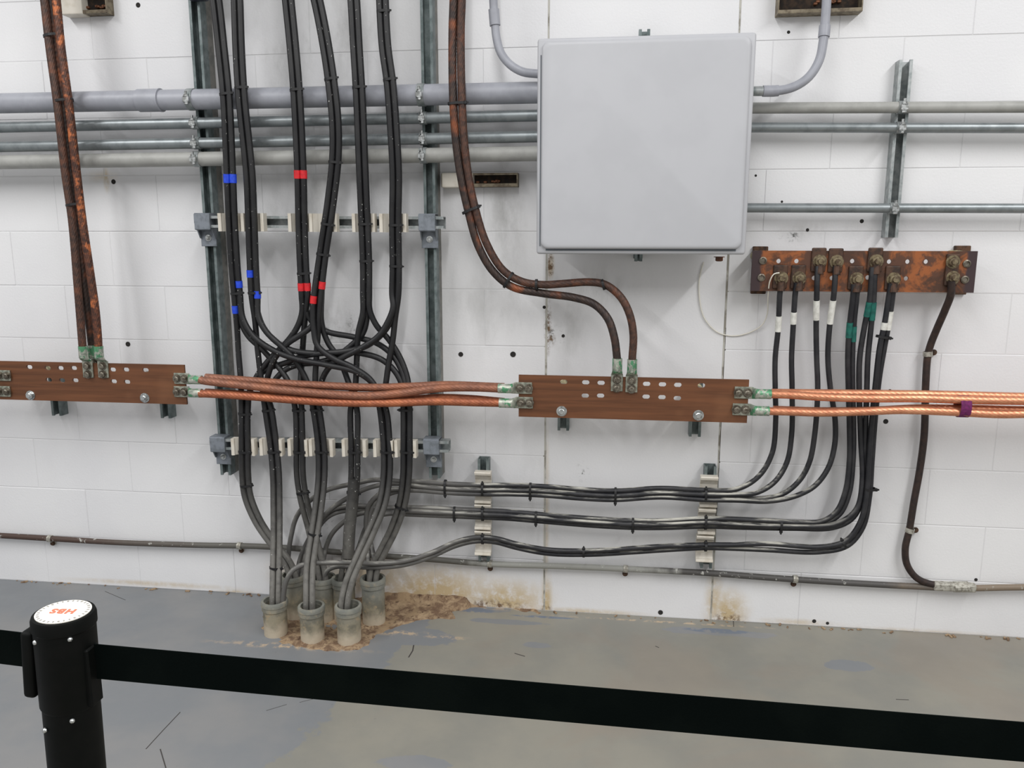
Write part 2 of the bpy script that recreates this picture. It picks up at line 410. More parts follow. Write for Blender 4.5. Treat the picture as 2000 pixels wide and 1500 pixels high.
def lerpd(pts):
    """missing depths are interpolated between the given ones"""
    pts = [list(p) for p in pts]; idx = [i for i, p in enumerate(pts) if len(p) > 2]
    for i, p in enumerate(pts):
        if len(p) < 3:
            a = max([j for j in idx if j < i], default=None); b = min([j for j in idx if j > i], default=None)
            if a is None: p.append(pts[b][2])
            elif b is None: p.append(pts[a][2])
            else: p.append(pts[a][2]+(pts[b][2]-pts[a][2])*(i-a)/(b-a))
    return [tuple(p) for p in pts]
def path3(pts, step=0.012):
    q = [P(*p) for p in lerpd(pts)]
    if pts[0][1] < -30:                     # leaves the frame at the top: goes on straight up the wall
        d = (q[0]-q[1]).normalized(); d.y *= .3; q.insert(0, q[0]+d*0.38)
    return catmull(q, step)
def at_path(path, py=None, px=None):
    """index of the path point seen nearest the given photo row or column"""
    best = 0; bd = 1e9
    for i, p in enumerate(path):
        d = p-CAM; z = d.dot(FW); q = (750-FPX*d.dot(UP)/z) if py is not None else (1000+FPX*d.dot(RT)/z)
        e = abs(q-(py if py is not None else px))
        if e < bd: bd = e; best = i
    return best
def tape(path, i, length, r, mat, parent, label=None):
    """a wrap of tape following the cable"""
    j0 = j1 = i; L = 0.0
    while L < length and (j1 < len(path)-1 or j0 > 0):
        if j1 < len(path)-1: L += (path[j1+1]-path[j1]).length; j1 += 1
        if L < length and j0 > 0: L += (path[j0]-path[j0-1]).length; j0 -= 1
    return sweep('tape', path[j0:j1+1], r*1.07+0.0006, mat, parent, 14, label=label)
def tie(c, t, half, thick, label, where='cable ties', tail=1.0, mat='tie', wdt=0.008, cat='cable tie', name='cable_tie'):
    """a strap round a bundle: centre c, run direction t, half width across, half depth"""
    t = Vector(t).normalized(); f = Vector((0, -1, 0)); f = (f-t*f.dot(t)).normalized(); s = f.cross(t).normalized()
    bm = BM(); n = 20; rings = []
    for k in range(n):
        a = 2*math.pi*k/n; ca, sa = math.cos(a), math.sin(a); p = 0.92
        q = s*(half*math.copysign(abs(ca)**p, ca))+f*(thick*math.copysign(abs(sa)**p, sa))
        q2 = q*(1+0.0016/q.length)
        rings.append([bm.verts.new(c+q-t*wdt/2), bm.verts.new(c+q+t*wdt/2), bm.verts.new(c+q2+t*wdt/2), bm.verts.new(c+q2-t*wdt/2)])
    for k in range(n):
        a, b = rings[k], rings[(k+1) % n]
        for j in range(4): bm.faces.new((a[j], a[(j+1) % 4], b[(j+1) % 4], b[j]))
    if tail:
        h = c+s*half*0.9*tail+f*thick*0.55
        R = frame((s*tail, t, s.cross(t)*tail))
        box(bm, h+s*tail*0.002, (0.010, 0.011, 0.008), R, 0.0015)
        box(bm, h+s*tail*0.008, (0.008, 0.0055, 0.004), R)
    o = part(name, bm, mat, label=label, cat=cat, group=where)
    return o
ORD = ['first', 'second', 'third', 'fourth', 'fifth', 'sixth', 'seventh', 'eighth', 'ninth']

# ---------------------------------------------------------------- the wall: painted concrete blocks and a plain pier
BH, BL, GAP = 0.2032, 0.4064, 0.0026
X0, X1, ZT = -4.0, 2.9, BH*14
PX0, PX1 = -0.2405, 0.3865          # the cast pier between two expansion joints
bm = BM(); box(bm, ((X0+X1)/2, 0.10, ZT/2), (X1-X0, 0.1982, ZT))
wall = part('wall_back', bm, 'mortar', kind='structure')
block_mesh = {}
def block(xa, xb, z, kind):
    L = round(xb-xa-0.0014, 4); h = BH-GAP
    key = (L, kind)
    if key not in block_mesh:
        bm = BM(); box(bm, (0, 0.045, 0), (L, 0.09, h), None, 0.0014, 1)
        me = bpy.data.meshes.new('block'); bmesh.ops.recalc_face_normals(bm, faces=bm.faces[:]); bm.to_mesh(me); bm.free()
        me.materials.append(M['wall']); block_mesh[key] = me
    o = bpy.data.objects.new('block', block_mesh[key]); COL.objects.link(o)
    o.parent = wall; wp = Vector(((xa+xb)/2, random.uniform(-0.0012, 0.0006), z+BH/2)); o.location = wp-WO[wall]; WO[o] = wp
for row in range(14):
    z = row*BH
    # left of the pier: joints seen at -1.88 in the odd rows and -2.10, -1.69 in the even ones
    ph = -1.882 if row % 2 == 0 else -1.680
    n = int(math.floor((X0-ph)/BL)); xs = [ph+BL*i for i in range(n, n+30) if X0+0.06 < ph+BL*i < PX0-0.06]
    e = [X0]+xs+[PX0]
    for a, b in zip(e, e[1:]): block(a, b, z, 0)
    ph = 0.697 if row % 2 == 0 else 0.697+BL/2
    n = int(math.floor((PX1-ph)/BL)); xs = [ph+BL*i for i in range(n, n+30) if PX1+0.06 < ph+BL*i < X1-0.06]
    e = [PX1]+xs+[X1]
    for a, b in zip(e, e[1:]): block(a, b, z, 1)
bm = BM(); box(bm, ((PX0+PX1)/2, 0.045, ZT/2), (PX1-PX0-0.009, 0.09, ZT), None, 0.002)
part('concrete_pier', bm, 'wall', wall, label='smooth white painted pier')
for xx in (PX0, PX1):
    bm = BM(); n = 60; o0 = 0
    for i in range(n):
        a = ZT*i/n; o0 = .6*o0+random.uniform(-.0008, .0008); box(bm, (xx+o0, 0.0044, a+ZT/n/2), (0.009+random.uniform(0, .003), 0.008, ZT/n))
    part('joint_sealant', bm, 'seal', wall)
bm = BM()                                   # the open crack along the right joint
for i in range(34):
    z0, z1 = P(1413, 995).z, P(1416, 640).z
    a = z0+(z1-z0)*i/34; box(bm, (PX1+.002+random.uniform(-.0006, .0006), 0.0006, a+(z1-z0)/68), (.0034 if 6 < i < 30 else .0022, .002, (z1-z0)/34))
part('joint_crack', bm, 'dark', wall)
for px, py, r in [(222, 355, 6), (250, 672, 6), (900, 692, 6), (1002, 692, 7), (270, 10, 6), (1540, 63, 4), (1683, 432, 5), (1577, 449, 4), (1730, 823, 6),
                  (1738, 763, 4), (1527, 394, 3), (1063, 600, 4), (1100, 656, 4), (1476, 343, 3), (1906, 1132, 4), (1290, 1196, 6), (1590, 1213, 5), (1616, 1217, 4)]:
    c = P(px, py); rr = r*S(px, py)*0.8; bm = BM()
    lathe(bm, c, (0, -1, 0), [(rr, -0.004), (rr, 0.0012), (rr*0.75, 0.0022), (rr*.5, 0.0016), (0.0002, 0.0016)], 12)
    part('anchor_hole', bm, 'hole', wall)
# the floor
bm = BM(); box(bm, (-0.4, -2.0, -0.05), (9.0, 4.4, 0.10))
floor = part('floor', bm, 'floor', kind='structure')
def scuff(pts, wpx):
    bm = BM(); q = [FL(*p) for p in pts]
    for a, b in zip(q, q[1:]):
        t = (b-a).normalized(); s = Vector((-t.y, t.x, 0)); L = (b-a).length
        box(bm, (a+b)/2+Vector((0, 0, 0.0001)), (L, wpx*0.0012, 0.0008), frame((t, s, Z)))
    part('scuff_mark', bm, 'scuff', floor)
scuff([(285, 1463), (318, 1427), (352, 1391)], 2.2)
scuff([(313, 1463), (318, 1480), (324, 1500)], 2.5)
scuff([(808, 1260), (806, 1271), (798, 1284)], 3.5)
scuff([(520, 1388), (560, 1376)], 1.2)
scuff([(585, 1372), (640, 1358)], 1.2)
scuff([(655, 1354), (690, 1341)], 1.0)
scuff([(205, 1155), (245, 1172)], 1.5)
scuff([(1750, 1366), (1775, 1367)], 2.2)
scuff([(1280, 1262), (1287, 1265)], 2.5)
scuff([(1005, 1276), (1025, 1282)], 3)
scuff([(1432, 1206), (1433, 1224)], 2)

# broken concrete round the conduit stubs, and along the foot of the wall
OUT = [(512, 1150), (508, 1200), (512, 1246), (540, 1256), (575, 1266), (620, 1273), (662, 1277), (706, 1271), (748, 1238), (790, 1222), (835, 1213), (900, 1212),
       (884, 1196), (930, 1186), (985, 1186), (1056, 1204), (1066, 1196)]
poly = [FL(*p) for p in OUT]; poly += [Vector((-0.25, 0.01, 0)), Vector((-1.27, 0.01, 0))]
def inside(x, y):
    c = False; n = len(poly)
    for i in range(n):
        a, b = poly[i], poly[(i+1) % n]
        if (a.y > y) != (b.y > y) and x < (b.x-a.x)*(y-a.y)/(b.y-a.y)+a.x: c = not c
    return c
def edge_d(x, y):
    best = 9
    for i in range(len(poly)-3+1):
        a, b = poly[i], poly[i+1]; ab = b-a; t = max(0, min(1, ((x-a.x)*ab.x+(y-a.y)*ab.y)/max(ab.x**2+ab.y**2, 1e-9)))
        best = min(best, math.hypot(x-a.x-ab.x*t, y-a.y-ab.y*t))
    return best
from mathutils import noise as mn
bm = BM(); g = 0.008; nx, ny = int(1.08/g), int(0.42/g); vv = {}
for i in range(nx+1):
    for j in range(ny+1):
        x, y = -1.29+i*g, 0.004-j*g
        e = edge_d(x, y); e = e if inside(x, y) else -e
        e += 0.016*mn.noise(Vector((x*28, y*28, 1)))
        q = max(0.0, min(1.0, (e+0.004)/0.03))
        big = mn.noise(Vector((x*16, y*16, 3))); fine = mn.noise(Vector((x*60, y*60, 8)))
        wallb = 0.040*math.exp(-abs(y)/0.035)*max(0, min(1, (x+1.0)/0.15))*max(0, min(1, (-0.35-x)/0.2))
        vv[i, j] = bm.verts.new((x+g*.3*fine, y, -0.005+q*(0.009+0.009*big+0.003*fine+wallb)))
for i in range(nx):
    for j in range(ny):
        f = (vv[i, j], vv[i+1, j], vv[i+1, j+1], vv[i, j+1])
        if max(v.co.z for v in f) > -0.004: bm.faces.new(f)
for v in [v for v in bm.verts if not v.link_faces]: bm.verts.remove(v)
part('crumbled_concrete', bm, 'rubble', floor, smooth=50, kind='stuff')
bm = BM(); mudge = random.Random(3)
for i in range(70):
    px = mudge.choice([mudge.uniform(20, 510), mudge.uniform(1080, 2000)])
    py = 1131+px*0.0585+mudge.uniform(0, 5); c = FL(px, py); c.y = min(c.y, -0.003); s = mudge.uniform(0.002, 0.008)
    box(bm, c+Vector((0, 0, s*.3)), (s*2.5, s, s*.8), Matrix.Rotation(mudge.uniform(0, 3), 4, 'Z'), s*.2)
part('crumbled_edge', bm, 'rubble', floor, kind='stuff')

# ---------------------------------------------------------------- struts
def channel(bm, o, u, f, L, w=0.041, d=0.041, t=0.0028, lip=0.0095):
    """C channel: o centre of its back at one end, u across, f towards its open side, L along vector"""
    h = w/2
    pr = [(-h, 0), (h, 0), (h, d), (h-lip, d), (h-lip, d-0.007), (h-lip+t, d-0.007), (h-lip+t, d-t), (h-t, d-t), (h-t, t), (-h+t, t), (-h+t, d-t),
          (-h+lip-t, d-t), (-h+lip-t, d-0.007), (-h+lip, d-0.007), (-h+lip, d), (-h, d)]
    A = [bm.verts.new(o+u*a+f*b) for a, b in pr]; B = [bm.verts.new(o+u*a+f*b+L) for a, b in pr]; n = len(pr)
    for i in range(n): bm.faces.new((A[i], A[(i+1) % n], B[(i+1) % n], B[i]))
    for R in (A, B):
        quads = [(0, 1, 8, 9), (1, 2, 7, 8), (2, 3, 6, 7), (3, 4, 5, 6), (0, 9, 10, 15), (15, 10, 11, 14), (14, 11, 12, 13)]
        for q in quads: bm.faces.new([R[k] for k in q])
OUTW = Vector((0, -1, 0))
def post(px, ptop, pbot, dbl, label, name='strut_channel', d=0.041, w=0.041, mat='galv_dark', group='strut channels on the wall', xref=None):
    base = P(px, pbot, d*(2 if dbl else 1)); top = P(px, ptop, d*(2 if dbl else 1))
    zb, zt = base.z, top.z; x = base.x if xref is None else xref
    if not dbl:
        bm = BM(); channel(bm, Vector((x, 0, zb)), X, OUTW, Vector((0, 0, zt-zb)), w, d)
        return part(name, bm, mat, label=label, cat='strut', group=group)
    e = empty(name, (x, 0, zb), label, 'strut', group)
    bm = BM(); channel(bm, Vector((x, -d, zb)), X, OUTW, Vector((0, 0, zt-zb)), w, d); part('front_channel', bm, mat, e)
    bm = BM(); channel(bm, Vector((x, -d, zb)), X, -OUTW, Vector((0, 0, zt-zb)), w, d); part('back_channel', bm, 'galv_grey', e)
    return e
post(441, -280, 928, True, 'tall double steel strut upright left of the hanging black cables')
post(849, -280, 934, True, 'tall double steel strut upright right of the hanging black cables')
post(1741, 117, 464, False, 'steel strut upright crossing behind the three conduits right of the enclosure', mat='galv')
tl = [o for o in bpy.data.objects if o.name == 'strut_channel'][0]
c = P(383, 1, .10); bm = BM(); box(bm, (c.x+.008, -.098, c.z+.03), (.062, .030, .062), None, .006, 2); box(bm, (c.x+.02, -.088, c.z+.06), (.06, .01, .10))
part('top_bracket', bm, 'black_paint', tl, smooth=40)
LP, RP = P(441, 928, .082).x, P(849, 934, .082).x
CX = 1742

# ---------------------------------------------------------------- conduits
def z_at(px, py, d): return P(px, py, d).z
def conduit(name, pa, pb, d, r, mat, label, group, couple=None):
    a, b = P(*pa, d), P(*pb, d)
    if pa[0] < 0: a = a+(a-b).normalized()*1.3       # the run goes on past the frame
    if pb[0] > 2000: b = b+(b-a).normalized()*1.2
    path = catmull([a, b], 0.25)
    o = sweep(name, path, r, mat, None, 24, label=label, cat='conduit', group=group)
    if couple:
        for c0, c1 in couple:
            bm = BM(); q0 = a.lerp(b, (P(c0, (pa[1]+pb[1])/2, d).x-a.x)/(b.x-a.x)); q1 = a.lerp(b, (P(c1, (pa[1]+pb[1])/2, d).x-a.x)/(b.x-a.x))
            t = (b-a).normalized()
            cyl(bm, q0, q1, r*1.12, 28); cyl(bm, q1, q1+t*0.006, r*1.15, 28)
            part('coupling', bm, mat, o, smooth=40)
    return o
DF = 0.083
LC = [('thick grey plastic conduit on top of the left conduit stack', (0, 202), (1045, 181), .034, 'pvc'),
      ('thin steel conduit just below the thick plastic conduit', (0, 249), (1045, 226), .0185, 'emt'),
      ('second thin steel conduit, third of the left conduit stack', (0, 287), (1045, 267), .0185, 'emt'),
      ('medium grey conduit at the bottom of the left conduit stack', (0, 317), (1045, 300), .0245, 'pvc_light')]
def ext(pa, pb, x): return (x, pa[1]+(pb[1]-pa[1])*(x-pa[0])/(pb[0]-pa[0]))
STR = 0
for lab, a, b, r, mt in LC:
    d = DF+r
    conduit('conduit', ext(a, b, -160), ext(a, b, 1300), d, r, mt, lab, 'conduits left of the enclosure', [(272, 312)] if r > .03 else None)
RC = [('light grey conduit, top of the three right of the enclosure', (1480, 211), (2000, 209), .0175, 'pvc_light'),
      ('steel conduit, middle of the three right of the enclosure', (1480, 249), (2000, 250), .016, 'emt'),
      ('thin steel conduit, lowest of the three right of the enclosure', (1470, 406), (2000, 407), .0155, 'emt')]
for lab, a, b, r, mt in RC:
    conduit('conduit', ext(a, b, 1300), ext(a, b, 2160), 0.042+r, r, mt, lab, 'conduits right of the enclosure')
def strap(x, z, d, r, label, slope, bright='bright'):
    c = Vector((x, -d, z)); e = empty('pipe_strap', (x, -(d-r), z), label, 'pipe strap', 'pipe straps on the struts')
    t = Vector((1, 0, slope)).normalized(); n = t.cross(OUTW).normalized()
    bm = BM(); pr = []
    for k in range(25):
        a = math.pi*2*k/24; pr.append((math.cos(a), math.sin(a)))
    A = []
    for ca, sa in pr[:-1]:
        q = n*ca+OUTW*sa
        A.append([bm.verts.new(c+q*(r+.0004)-t*.012), bm.verts.new(c+q*(r+.0004)+t*.012), bm.verts.new(c+q*(r+.0026)+t*.012), bm.verts.new(c+q*(r+.0026)-t*.012)])
    for k in range(24):
        u, v = A[k], A[(k+1) % 24]
        for j in range(4): bm.faces.new((u[j], u[(j+1) % 4], v[(j+1) % 4], v[j]))
    part('band', bm, 'galv', e, smooth=40)
    bm = BM(); q = c+OUTW*(r+.002)+n*(r*0.15)
    box(bm, q+OUTW*.006, (.022, .014, .016), frame((t, OUTW, n)), .001)
    hexbolt(bm, q+OUTW*.006+n*.008, n, .0075, .006, True, 0); hexbolt(bm, q+OUTW*.006-n*.008, -n, .0075, .006, True, .012)
    part('clamp_screw', bm, bright, e)
cnames = ['thick plastic conduit', 'upper thin steel conduit', 'lower thin steel conduit', 'medium grey conduit']
for xp, side in ((LP, 'left'), (RP, 'right')):
    for (lab, a, b, r, mt), cn in zip(LC, cnames):
        pa, pb = P(*a, DF+r), P(*b, DF+r); s = (pb.z-pa.z)/(pb.x-pa.x)
        strap(xp-(0.012), pa.z+s*(xp-pa.x), DF+r, r, f'pipe strap holding the {cn} on the {side} strut upright', s)
sx = P(CX, 300, .041).x
for (lab, a, b, r, mt), cn in zip(RC, ['top', 'middle', 'lowest']):
    pa, pb = P(*a, .042+r), P(*b, .042+r); s = (pb.z-pa.z)/(pb.x-pa.x)
    strap(sx+.012, pa.z+s*(sx-pa.x), .042+r, r, f'pipe strap holding the {cn} right conduit on the dark strut upright', s)

# ---------------------------------------------------------------- enclosure with its two conduit elbows
DB = 0.27
bx0, bx1 = P(1048, 284, DB).x, P(1468, 284, DB).x; bz0, bz1 = P(1255, 497, DB).z, P(1260, 67, DB).z
be = empty('electrical_enclosure', ((bx0+bx1)/2, -0.10, bz0), 'large square light grey enclosure box with a blank cover', 'electrical box')
bm = BM(); box(bm, ((bx0+bx1)/2, -(DB-.03+.085)/2, (bz0+bz1)/2), (bx1-bx0-.03, DB-.03-.085, bz1-bz0-.03), None, .008, 2); part('box_body', bm, 'box', be, smooth=40)
bm = BM(); box(bm, ((bx0+bx1)/2, -(DB-.022), (bz0+bz1)/2), (bx1-bx0, .026, bz1-bz0), None, .009, 3); part('cover_rim', bm, 'box', be, smooth=40)
bm = BM(); cw, ch = bx1-bx0-.030, bz1-bz0-.030; rr = .022
pr = []
for cx, cz, a0 in ((cw/2-rr, ch/2-rr, 0), (-cw/2+rr, ch/2-rr, 90), (-cw/2+rr, -ch/2+rr, 180), (cw/2-rr, -ch/2+rr, 270)):
    for k in range(7):
        a = math.radians(a0+15*k); pr.append((cx+rr*math.cos(a), cz+rr*math.sin(a)))
cc = Vector(((bx0+bx1)/2, -(DB-.010), (bz0+bz1)/2+.002)); rings = []
for off, dd in ((0, 0), (0, .010), (.002, .014), (.006, .0165), (.012, .0175)):
    rings.append([bm.verts.new(cc+X*(a*(1-2*off/cw))+Z*(b*(1-2*off/ch))+OUTW*dd) for a, b in pr])
for a, b in zip(rings, rings[1:]):
    for i in range(len(pr)): bm.faces.new((a[i], a[(i+1) % len(pr)], b[(i+1) % len(pr)], b[i]))
bm.faces.new(rings[-1]); part('cover', bm, 'box', be, smooth=50)
bm = BM(); box(bm, ((bx0+bx1)/2, -(DB-.0085), bz0+.0135), (bx1-bx0-.060, .003, .0055)); box(bm, (bx0+.0115, -(DB-.0085), (bz0+bz1)/2-.012), (.003, .003, bz1-bz0-.075)); part('cover_shadow_line', bm, 'dark_grey', be)  # dark strips standing in for the gap shadow at the cover's bottom and left
c = P(1403, 508, .10); bm = BM(); hexbolt(bm, (c.x, -.12, c.z+.012), (0, 0, -1), .013, .012, True, 0); part('plug', bm, 'rustbar', be)
for px, py, nm in ((1259, 62, 'top'), (1247, 506, 'bottom')):
    c = P(px, py, .09); bm = BM(); hh = .052 if nm == 'top' else .03
    channel(bm, Vector((c.x, -.045, c.z-.06 if nm == 'top' else c.z-.008)), X, OUTW, Vector((0, 0, .07)), .036 if nm == 'top' else .026, .036)
    box(bm, (c.x, -.022, c.z-.03 if nm == 'top' else c.z+.03), (.03, .044, .06))
    part('mounting_strut', bm, 'galv_dark', be)
def elbow(pts, r, label, fits):
    pth = path3(pts, .015); e = sweep('conduit_elbow', pth, r, 'pvc', None, 20, label=label, cat='conduit', group='elbows into the enclosure')
    for i0, i1, m, k in fits:
        a = at_path(pth, py=i0) if i0 < 1000 else at_path(pth, px=i0)
        b = at_path(pth, py=i1) if i1 < 1000 else at_path(pth, px=i1)
        a, b = min(a, b), max(a, b)
        sweep('coupling', pth[a:b+1], r*k, m, e, 20)
elbow([(962, -40, .13), (964, 10, .13), (967, 50, .13), (970, 75, .135), (978, 103, .14), (996, 126, .15), (1020, 140, .155), (1048, 144, .16), (1110, 145, .16)], .0135,
      'grey conduit elbow bending into the left side of the enclosure', [(18, 48, 'pvc', 1.3)])
elbow([(1616, -40, .10), (1614, 10, .10), (1611, 50, .10), (1608, 80, .105), (1600, 118, .11), (1580, 150, .115), (1552, 169, .12), (1520, 177, .125), (1490, 178, .13), (1440, 178, .13)], .014,
      'grey conduit elbow bending into the right side of the enclosure', [(48, 74, 'pvc', 1.25), (1490, 1524, 'pvc', 1.22), (1470, 1488, 'galv', 1.05)])

# ---------------------------------------------------------------- open channels set on the wall with cream covers
def tray(pa, pb, h, capx, label, d=.045, capmat='cream'):
    a, b = P(*pa, d), P(*pb, d); L = b.x-a.x; z = (a.z+b.z)/2
    e = empty('wall_channel', ((a.x+b.x)/2, 0, z-h/2), label, 'cable channel', 'channels on the wall'); bm = BM(); t = .0035
    cx = (a.x+b.x)/2
    box(bm, (cx, -.002, z), (L, .004, h)); box(bm, (cx, -d/2, z-h/2+t/2), (L, d, t)); box(bm, (cx, -d/2, z+h/2-t/2), (L, d, t))
    for xx in (a.x, b.x): box(bm, (xx, -d/2, z), (t, d, h))
    box(bm, (cx, -d+.001, z-h/2+.006), (L, .003, .010)); box(bm, (cx, -d+.001, z+h/2-.004), (L, .003, .006))
    part('tray', bm, 'tray', e)
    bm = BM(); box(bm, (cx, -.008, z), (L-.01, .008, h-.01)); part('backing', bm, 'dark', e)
    if capx:
        c0, c1 = P(capx[0], pa[1], d).x, P(capx[1], pa[1], d).x
        bm = BM(); box(bm, ((c0+c1)/2, -d*.55, z), (c1-c0, d*1.1, h*1.08), None, .004, 2); part('cover_block', bm, capmat, e)
    bm = BM(); rr = random.Random(int(pa[0]))
    for k in range(7):
        xx = a.x+L*rr.uniform(.45, .95); box(bm, (xx, -.018, z-h*.12+rr.uniform(-.006, .004)), (.012, .012, .008), None, .002)
    part('debris', bm, 'bar', e, kind='stuff')
tray((863, 352), (1010, 351), .046, (863, 924), 'open metal channel with a cream block behind the copper cables')
tray((118, 4), (206, 4), .075, (118, 160), 'rusty open channel with a cream block beside the left copper cables')
tray((1522, -8), (1686, -10), .10, None, 'long dark open channel behind the right elbow conduit', .05)

# ---------------------------------------------------------------- cross rails with brackets and cream saddles
RD = .125                              # front of the rails
def rail(pl, pr, label):
    a, b = P(*pl, RD), P(*pr, RD); z = (a.z+b.z)/2; zr = (b.z-a.z)/(b.x-a.x)
    e = empty('cross_rail', ((a.x+b.x)/2, -.084, z-.02), label, 'strut rail', 'cross rails between the strut uprights')
    bm = BM(); channel(bm, Vector((a.x, -.084, a.z)), Vector((0, 0, 1)), OUTW, b-a); part('channel', bm, 'galv', e)
    for xp in (LP, RP):
        zc = a.z+zr*(xp-a.x); bm = BM()
        box(bm, (xp, -RD-.004, zc), (.058, .007, .056), None, .002)
        box(bm, (xp, -.106, zc+.027), (.058, .044, .006)); box(bm, (xp, -.106, zc-.027), (.05, .044, .005))
        for s in (-1, 1):
            extrude_profile(bm, [(0, -.084), (0, -.132), (-.03, -.132), (-.085, -.098), (-.085, -.084)], Vector((xp+s*.027-.002, 0, zc+.027)), Z, Y, X*.004)
        box(bm, (xp, -.088, zc-.055), (.058, .006, .062), None, .001)
        br = part('bracket', bm, 'bracket', e)
        bm = BM(); hexbolt(bm, (xp, -.091, zc-.056), OUTW, .0085, .007); part('bracket_bolt', bm, 'bright', br)
    return a, b
ra = rail((384, 433), (866, 435), 'upper steel cross rail holding six cream cable saddles')
rb = rail((416, 868), (876, 873), 'lower steel cross rail holding seven cream cable saddles')
def saddle(c, along, half, hgt, dep, label, group):
    """cream cradle: c centre of its base, along = cable direction, half width across"""
    along = Vector(along).normalized(); f = OUTW; s = along.cross(f).normalized()
    bm = BM(); t = .0115; k = half-t
    pr = [(-half, 0), (half, 0), (half, dep), (half-.003, dep+.002), (half-t, dep-.001), (half-t-.001, dep*.72), (k*.55, dep*.36), (k*.25, .009), (-k*.25, .009),
          (-k*.55, dep*.36), (-half+t+.001, dep*.72), (-half+t, dep-.001), (-half+.003, dep+.002), (-half, dep)]
    extrude_profile(bm, pr, c-along*hgt/2, s, f, along*hgt)
    return part('cable_saddle', bm, 'cream', label=label, cat='cable saddle', group=group)
usad = [(432, 474), (476, 523), (568, 606), (608, 664), (692, 737), (745, 798)]
lsad = [(457, 505), (512, 558), (567, 607), (608, 656), (672, 720), (733, 772), (774, 817)]
for k, (a, b) in enumerate(usad):
    t = ((a+b)/2-384)/(866-384); yy = 433+2*t+1
    c = P((a+b)/2, yy, RD); saddle(c, (0, 0, 1), (b-a)/2*S(600, 430, .14), .062, .030, f'cream cable saddle, {ORD[k]} from the left on the upper rail', 'saddles on the upper cross rail')
for k, (a, b) in enumerate(lsad):
    t = ((a+b)/2-416)/(876-416); yy = 868+5*t+1
    c = P((a+b)/2, yy, RD); saddle(c, (0, 0, 1), (b-a)/2*S(600, 870, .14), .062, .030, f'cream cable saddle, {ORD[k]} from the left on the lower rail', 'saddles on the lower cross rail')

# short uprights with sideways saddles for the cables running right
for px, y0, y1, sl, nm in ((945, 897, 1096, [(917, 980), (980, 1031), (1031, 1081)], 'left'), (1379, 911, 1110, [(926, 987), (988, 1040), (1040, 1094)], 'right')):
    o = post(px, y0, y1, False, f'short steel strut upright carrying the {nm} stack of three cream saddles', d=.041)
    for k, (a, b) in enumerate(sl):
        c = P(px-(.0 if nm == 'left' else (k-1)*4), (a+b)/2, .041); c.y = -.041
        saddle(c, (1, 0, 0), (b-a)/2*S(px, 1000, .06), .060, .030, f'cream cable saddle, {["top", "middle", "bottom"][k]} of the {nm} stack of three', 'saddles holding the cables running right')

# ---------------------------------------------------------------- bus bars
def plate(name, corners, holes, d, thick, mat, parent):
    """flat bar from its pixel corners (left, right, top, bottom) with through holes"""
    x0, x1, z0, z1 = corners
    bm = BM(); loops = [[(x0, z0), (x1, z0), (x1, z1), (x0, z1)]]
    for hx, hz, rw, rh in holes:
        lp = []
        for k in range(12):
            a = 2*math.pi*(k+.5)/12; ex = max(0, rw-rh)
            lp.append((hx+math.copysign(ex, math.cos(a))+rh*math.cos(a), hz+rh*math.sin(a)))
        loops.append(lp)
    es = []
    for lp in loops:
        vs = [bm.verts.new((a, -d, b)) for a, b in lp]
        es += [bm.edges.new((vs[i], vs[(i+1) % len(vs)])) for i in range(len(vs))]
    r = bmesh.ops.triangle_fill(bm, edges=es, use_beauty=True, use_dissolve=False)
    fs = [g for g in r['geom'] if isinstance(g, bmesh.types.BMFace)]
    ex = bmesh.ops.extrude_face_region(bm, geom=fs)
    bmesh.ops.translate(bm, vec=(0, thick, 0), verts=[g for g in ex['geom'] if isinstance(g, bmesh.types.BMVert)])
    return part(name, bm, mat, parent)
def insul(parent, x, z, d0, d1, r=.019):
    bm = BM(); L = d1-d0
    lathe(bm, (x, -d0, z), (0, -1, 0), [(.001, 0), (r, 0), (r, L*.2), (r*.8, L*.3), (r, L*.4), (r*.8, L*.5), (r, L*.6), (r*.8, L*.7), (r, L*.8), (r, L), (.001, L)], 16)
    part('insulator', bm, 'insulator', parent, smooth=35)
BD = .160; BT = .008
def busbar(pc, holes, bolts, label, struts, hr=(.0125, .0078)):
    x0, x1, zt, zb = pc
    e = empty('busbar', ((x0+x1)/2, -BD+BT, zb), label, 'busbar', 'plain copper busbars')
    plate('bar', (x0, x1, zb, zt), [(P(a, b, BD).x, P(a, b, BD).z)+hr for a, b in holes], BD, BT, 'bar', e)
    for a, b in bolts:
        bm = BM(); c = P(a, b, BD); hexbolt(bm, c, OUTW, .0135, .009, True, .006); part('mounting_bolt', bm, 'bright', e)
        insul(e, c.x, c.z, .041, BD-BT)
        insul(e, c.x, zt-.05, .041, BD-BT)
    for a, y0, y1, nm in struts: post(a, y0, y1, False, nm, group='short struts behind the busbars')
zl0, zl1 = P(362, 713, BD).z, P(362, 790, BD).z
LB = (P(-18, 740, BD).x, P(362, 750, BD).x, zl0, zl1)
busbar(LB, [(57, 717), (93, 719), (118, 719), (144, 719), (220, 722), (246, 722), (284, 723), (95, 742), (121, 743), (147, 743), (222, 745), (248, 746)],
       [(60, 772), (283, 777)], 'left tarnished copper busbar with rows of slots, cut by the frame edge',
       [(111, 730, 812, 'short strut behind the left busbar, below its left bolt'), (324, 735, 817, 'short strut behind the left busbar, near its right end')])
zm0, zm1 = P(1237, 737, BD).z, P(1237, 820, BD).z
MB = (P(1013, 773, BD).x, P(1461, 785, BD).x, zm0, zm1)
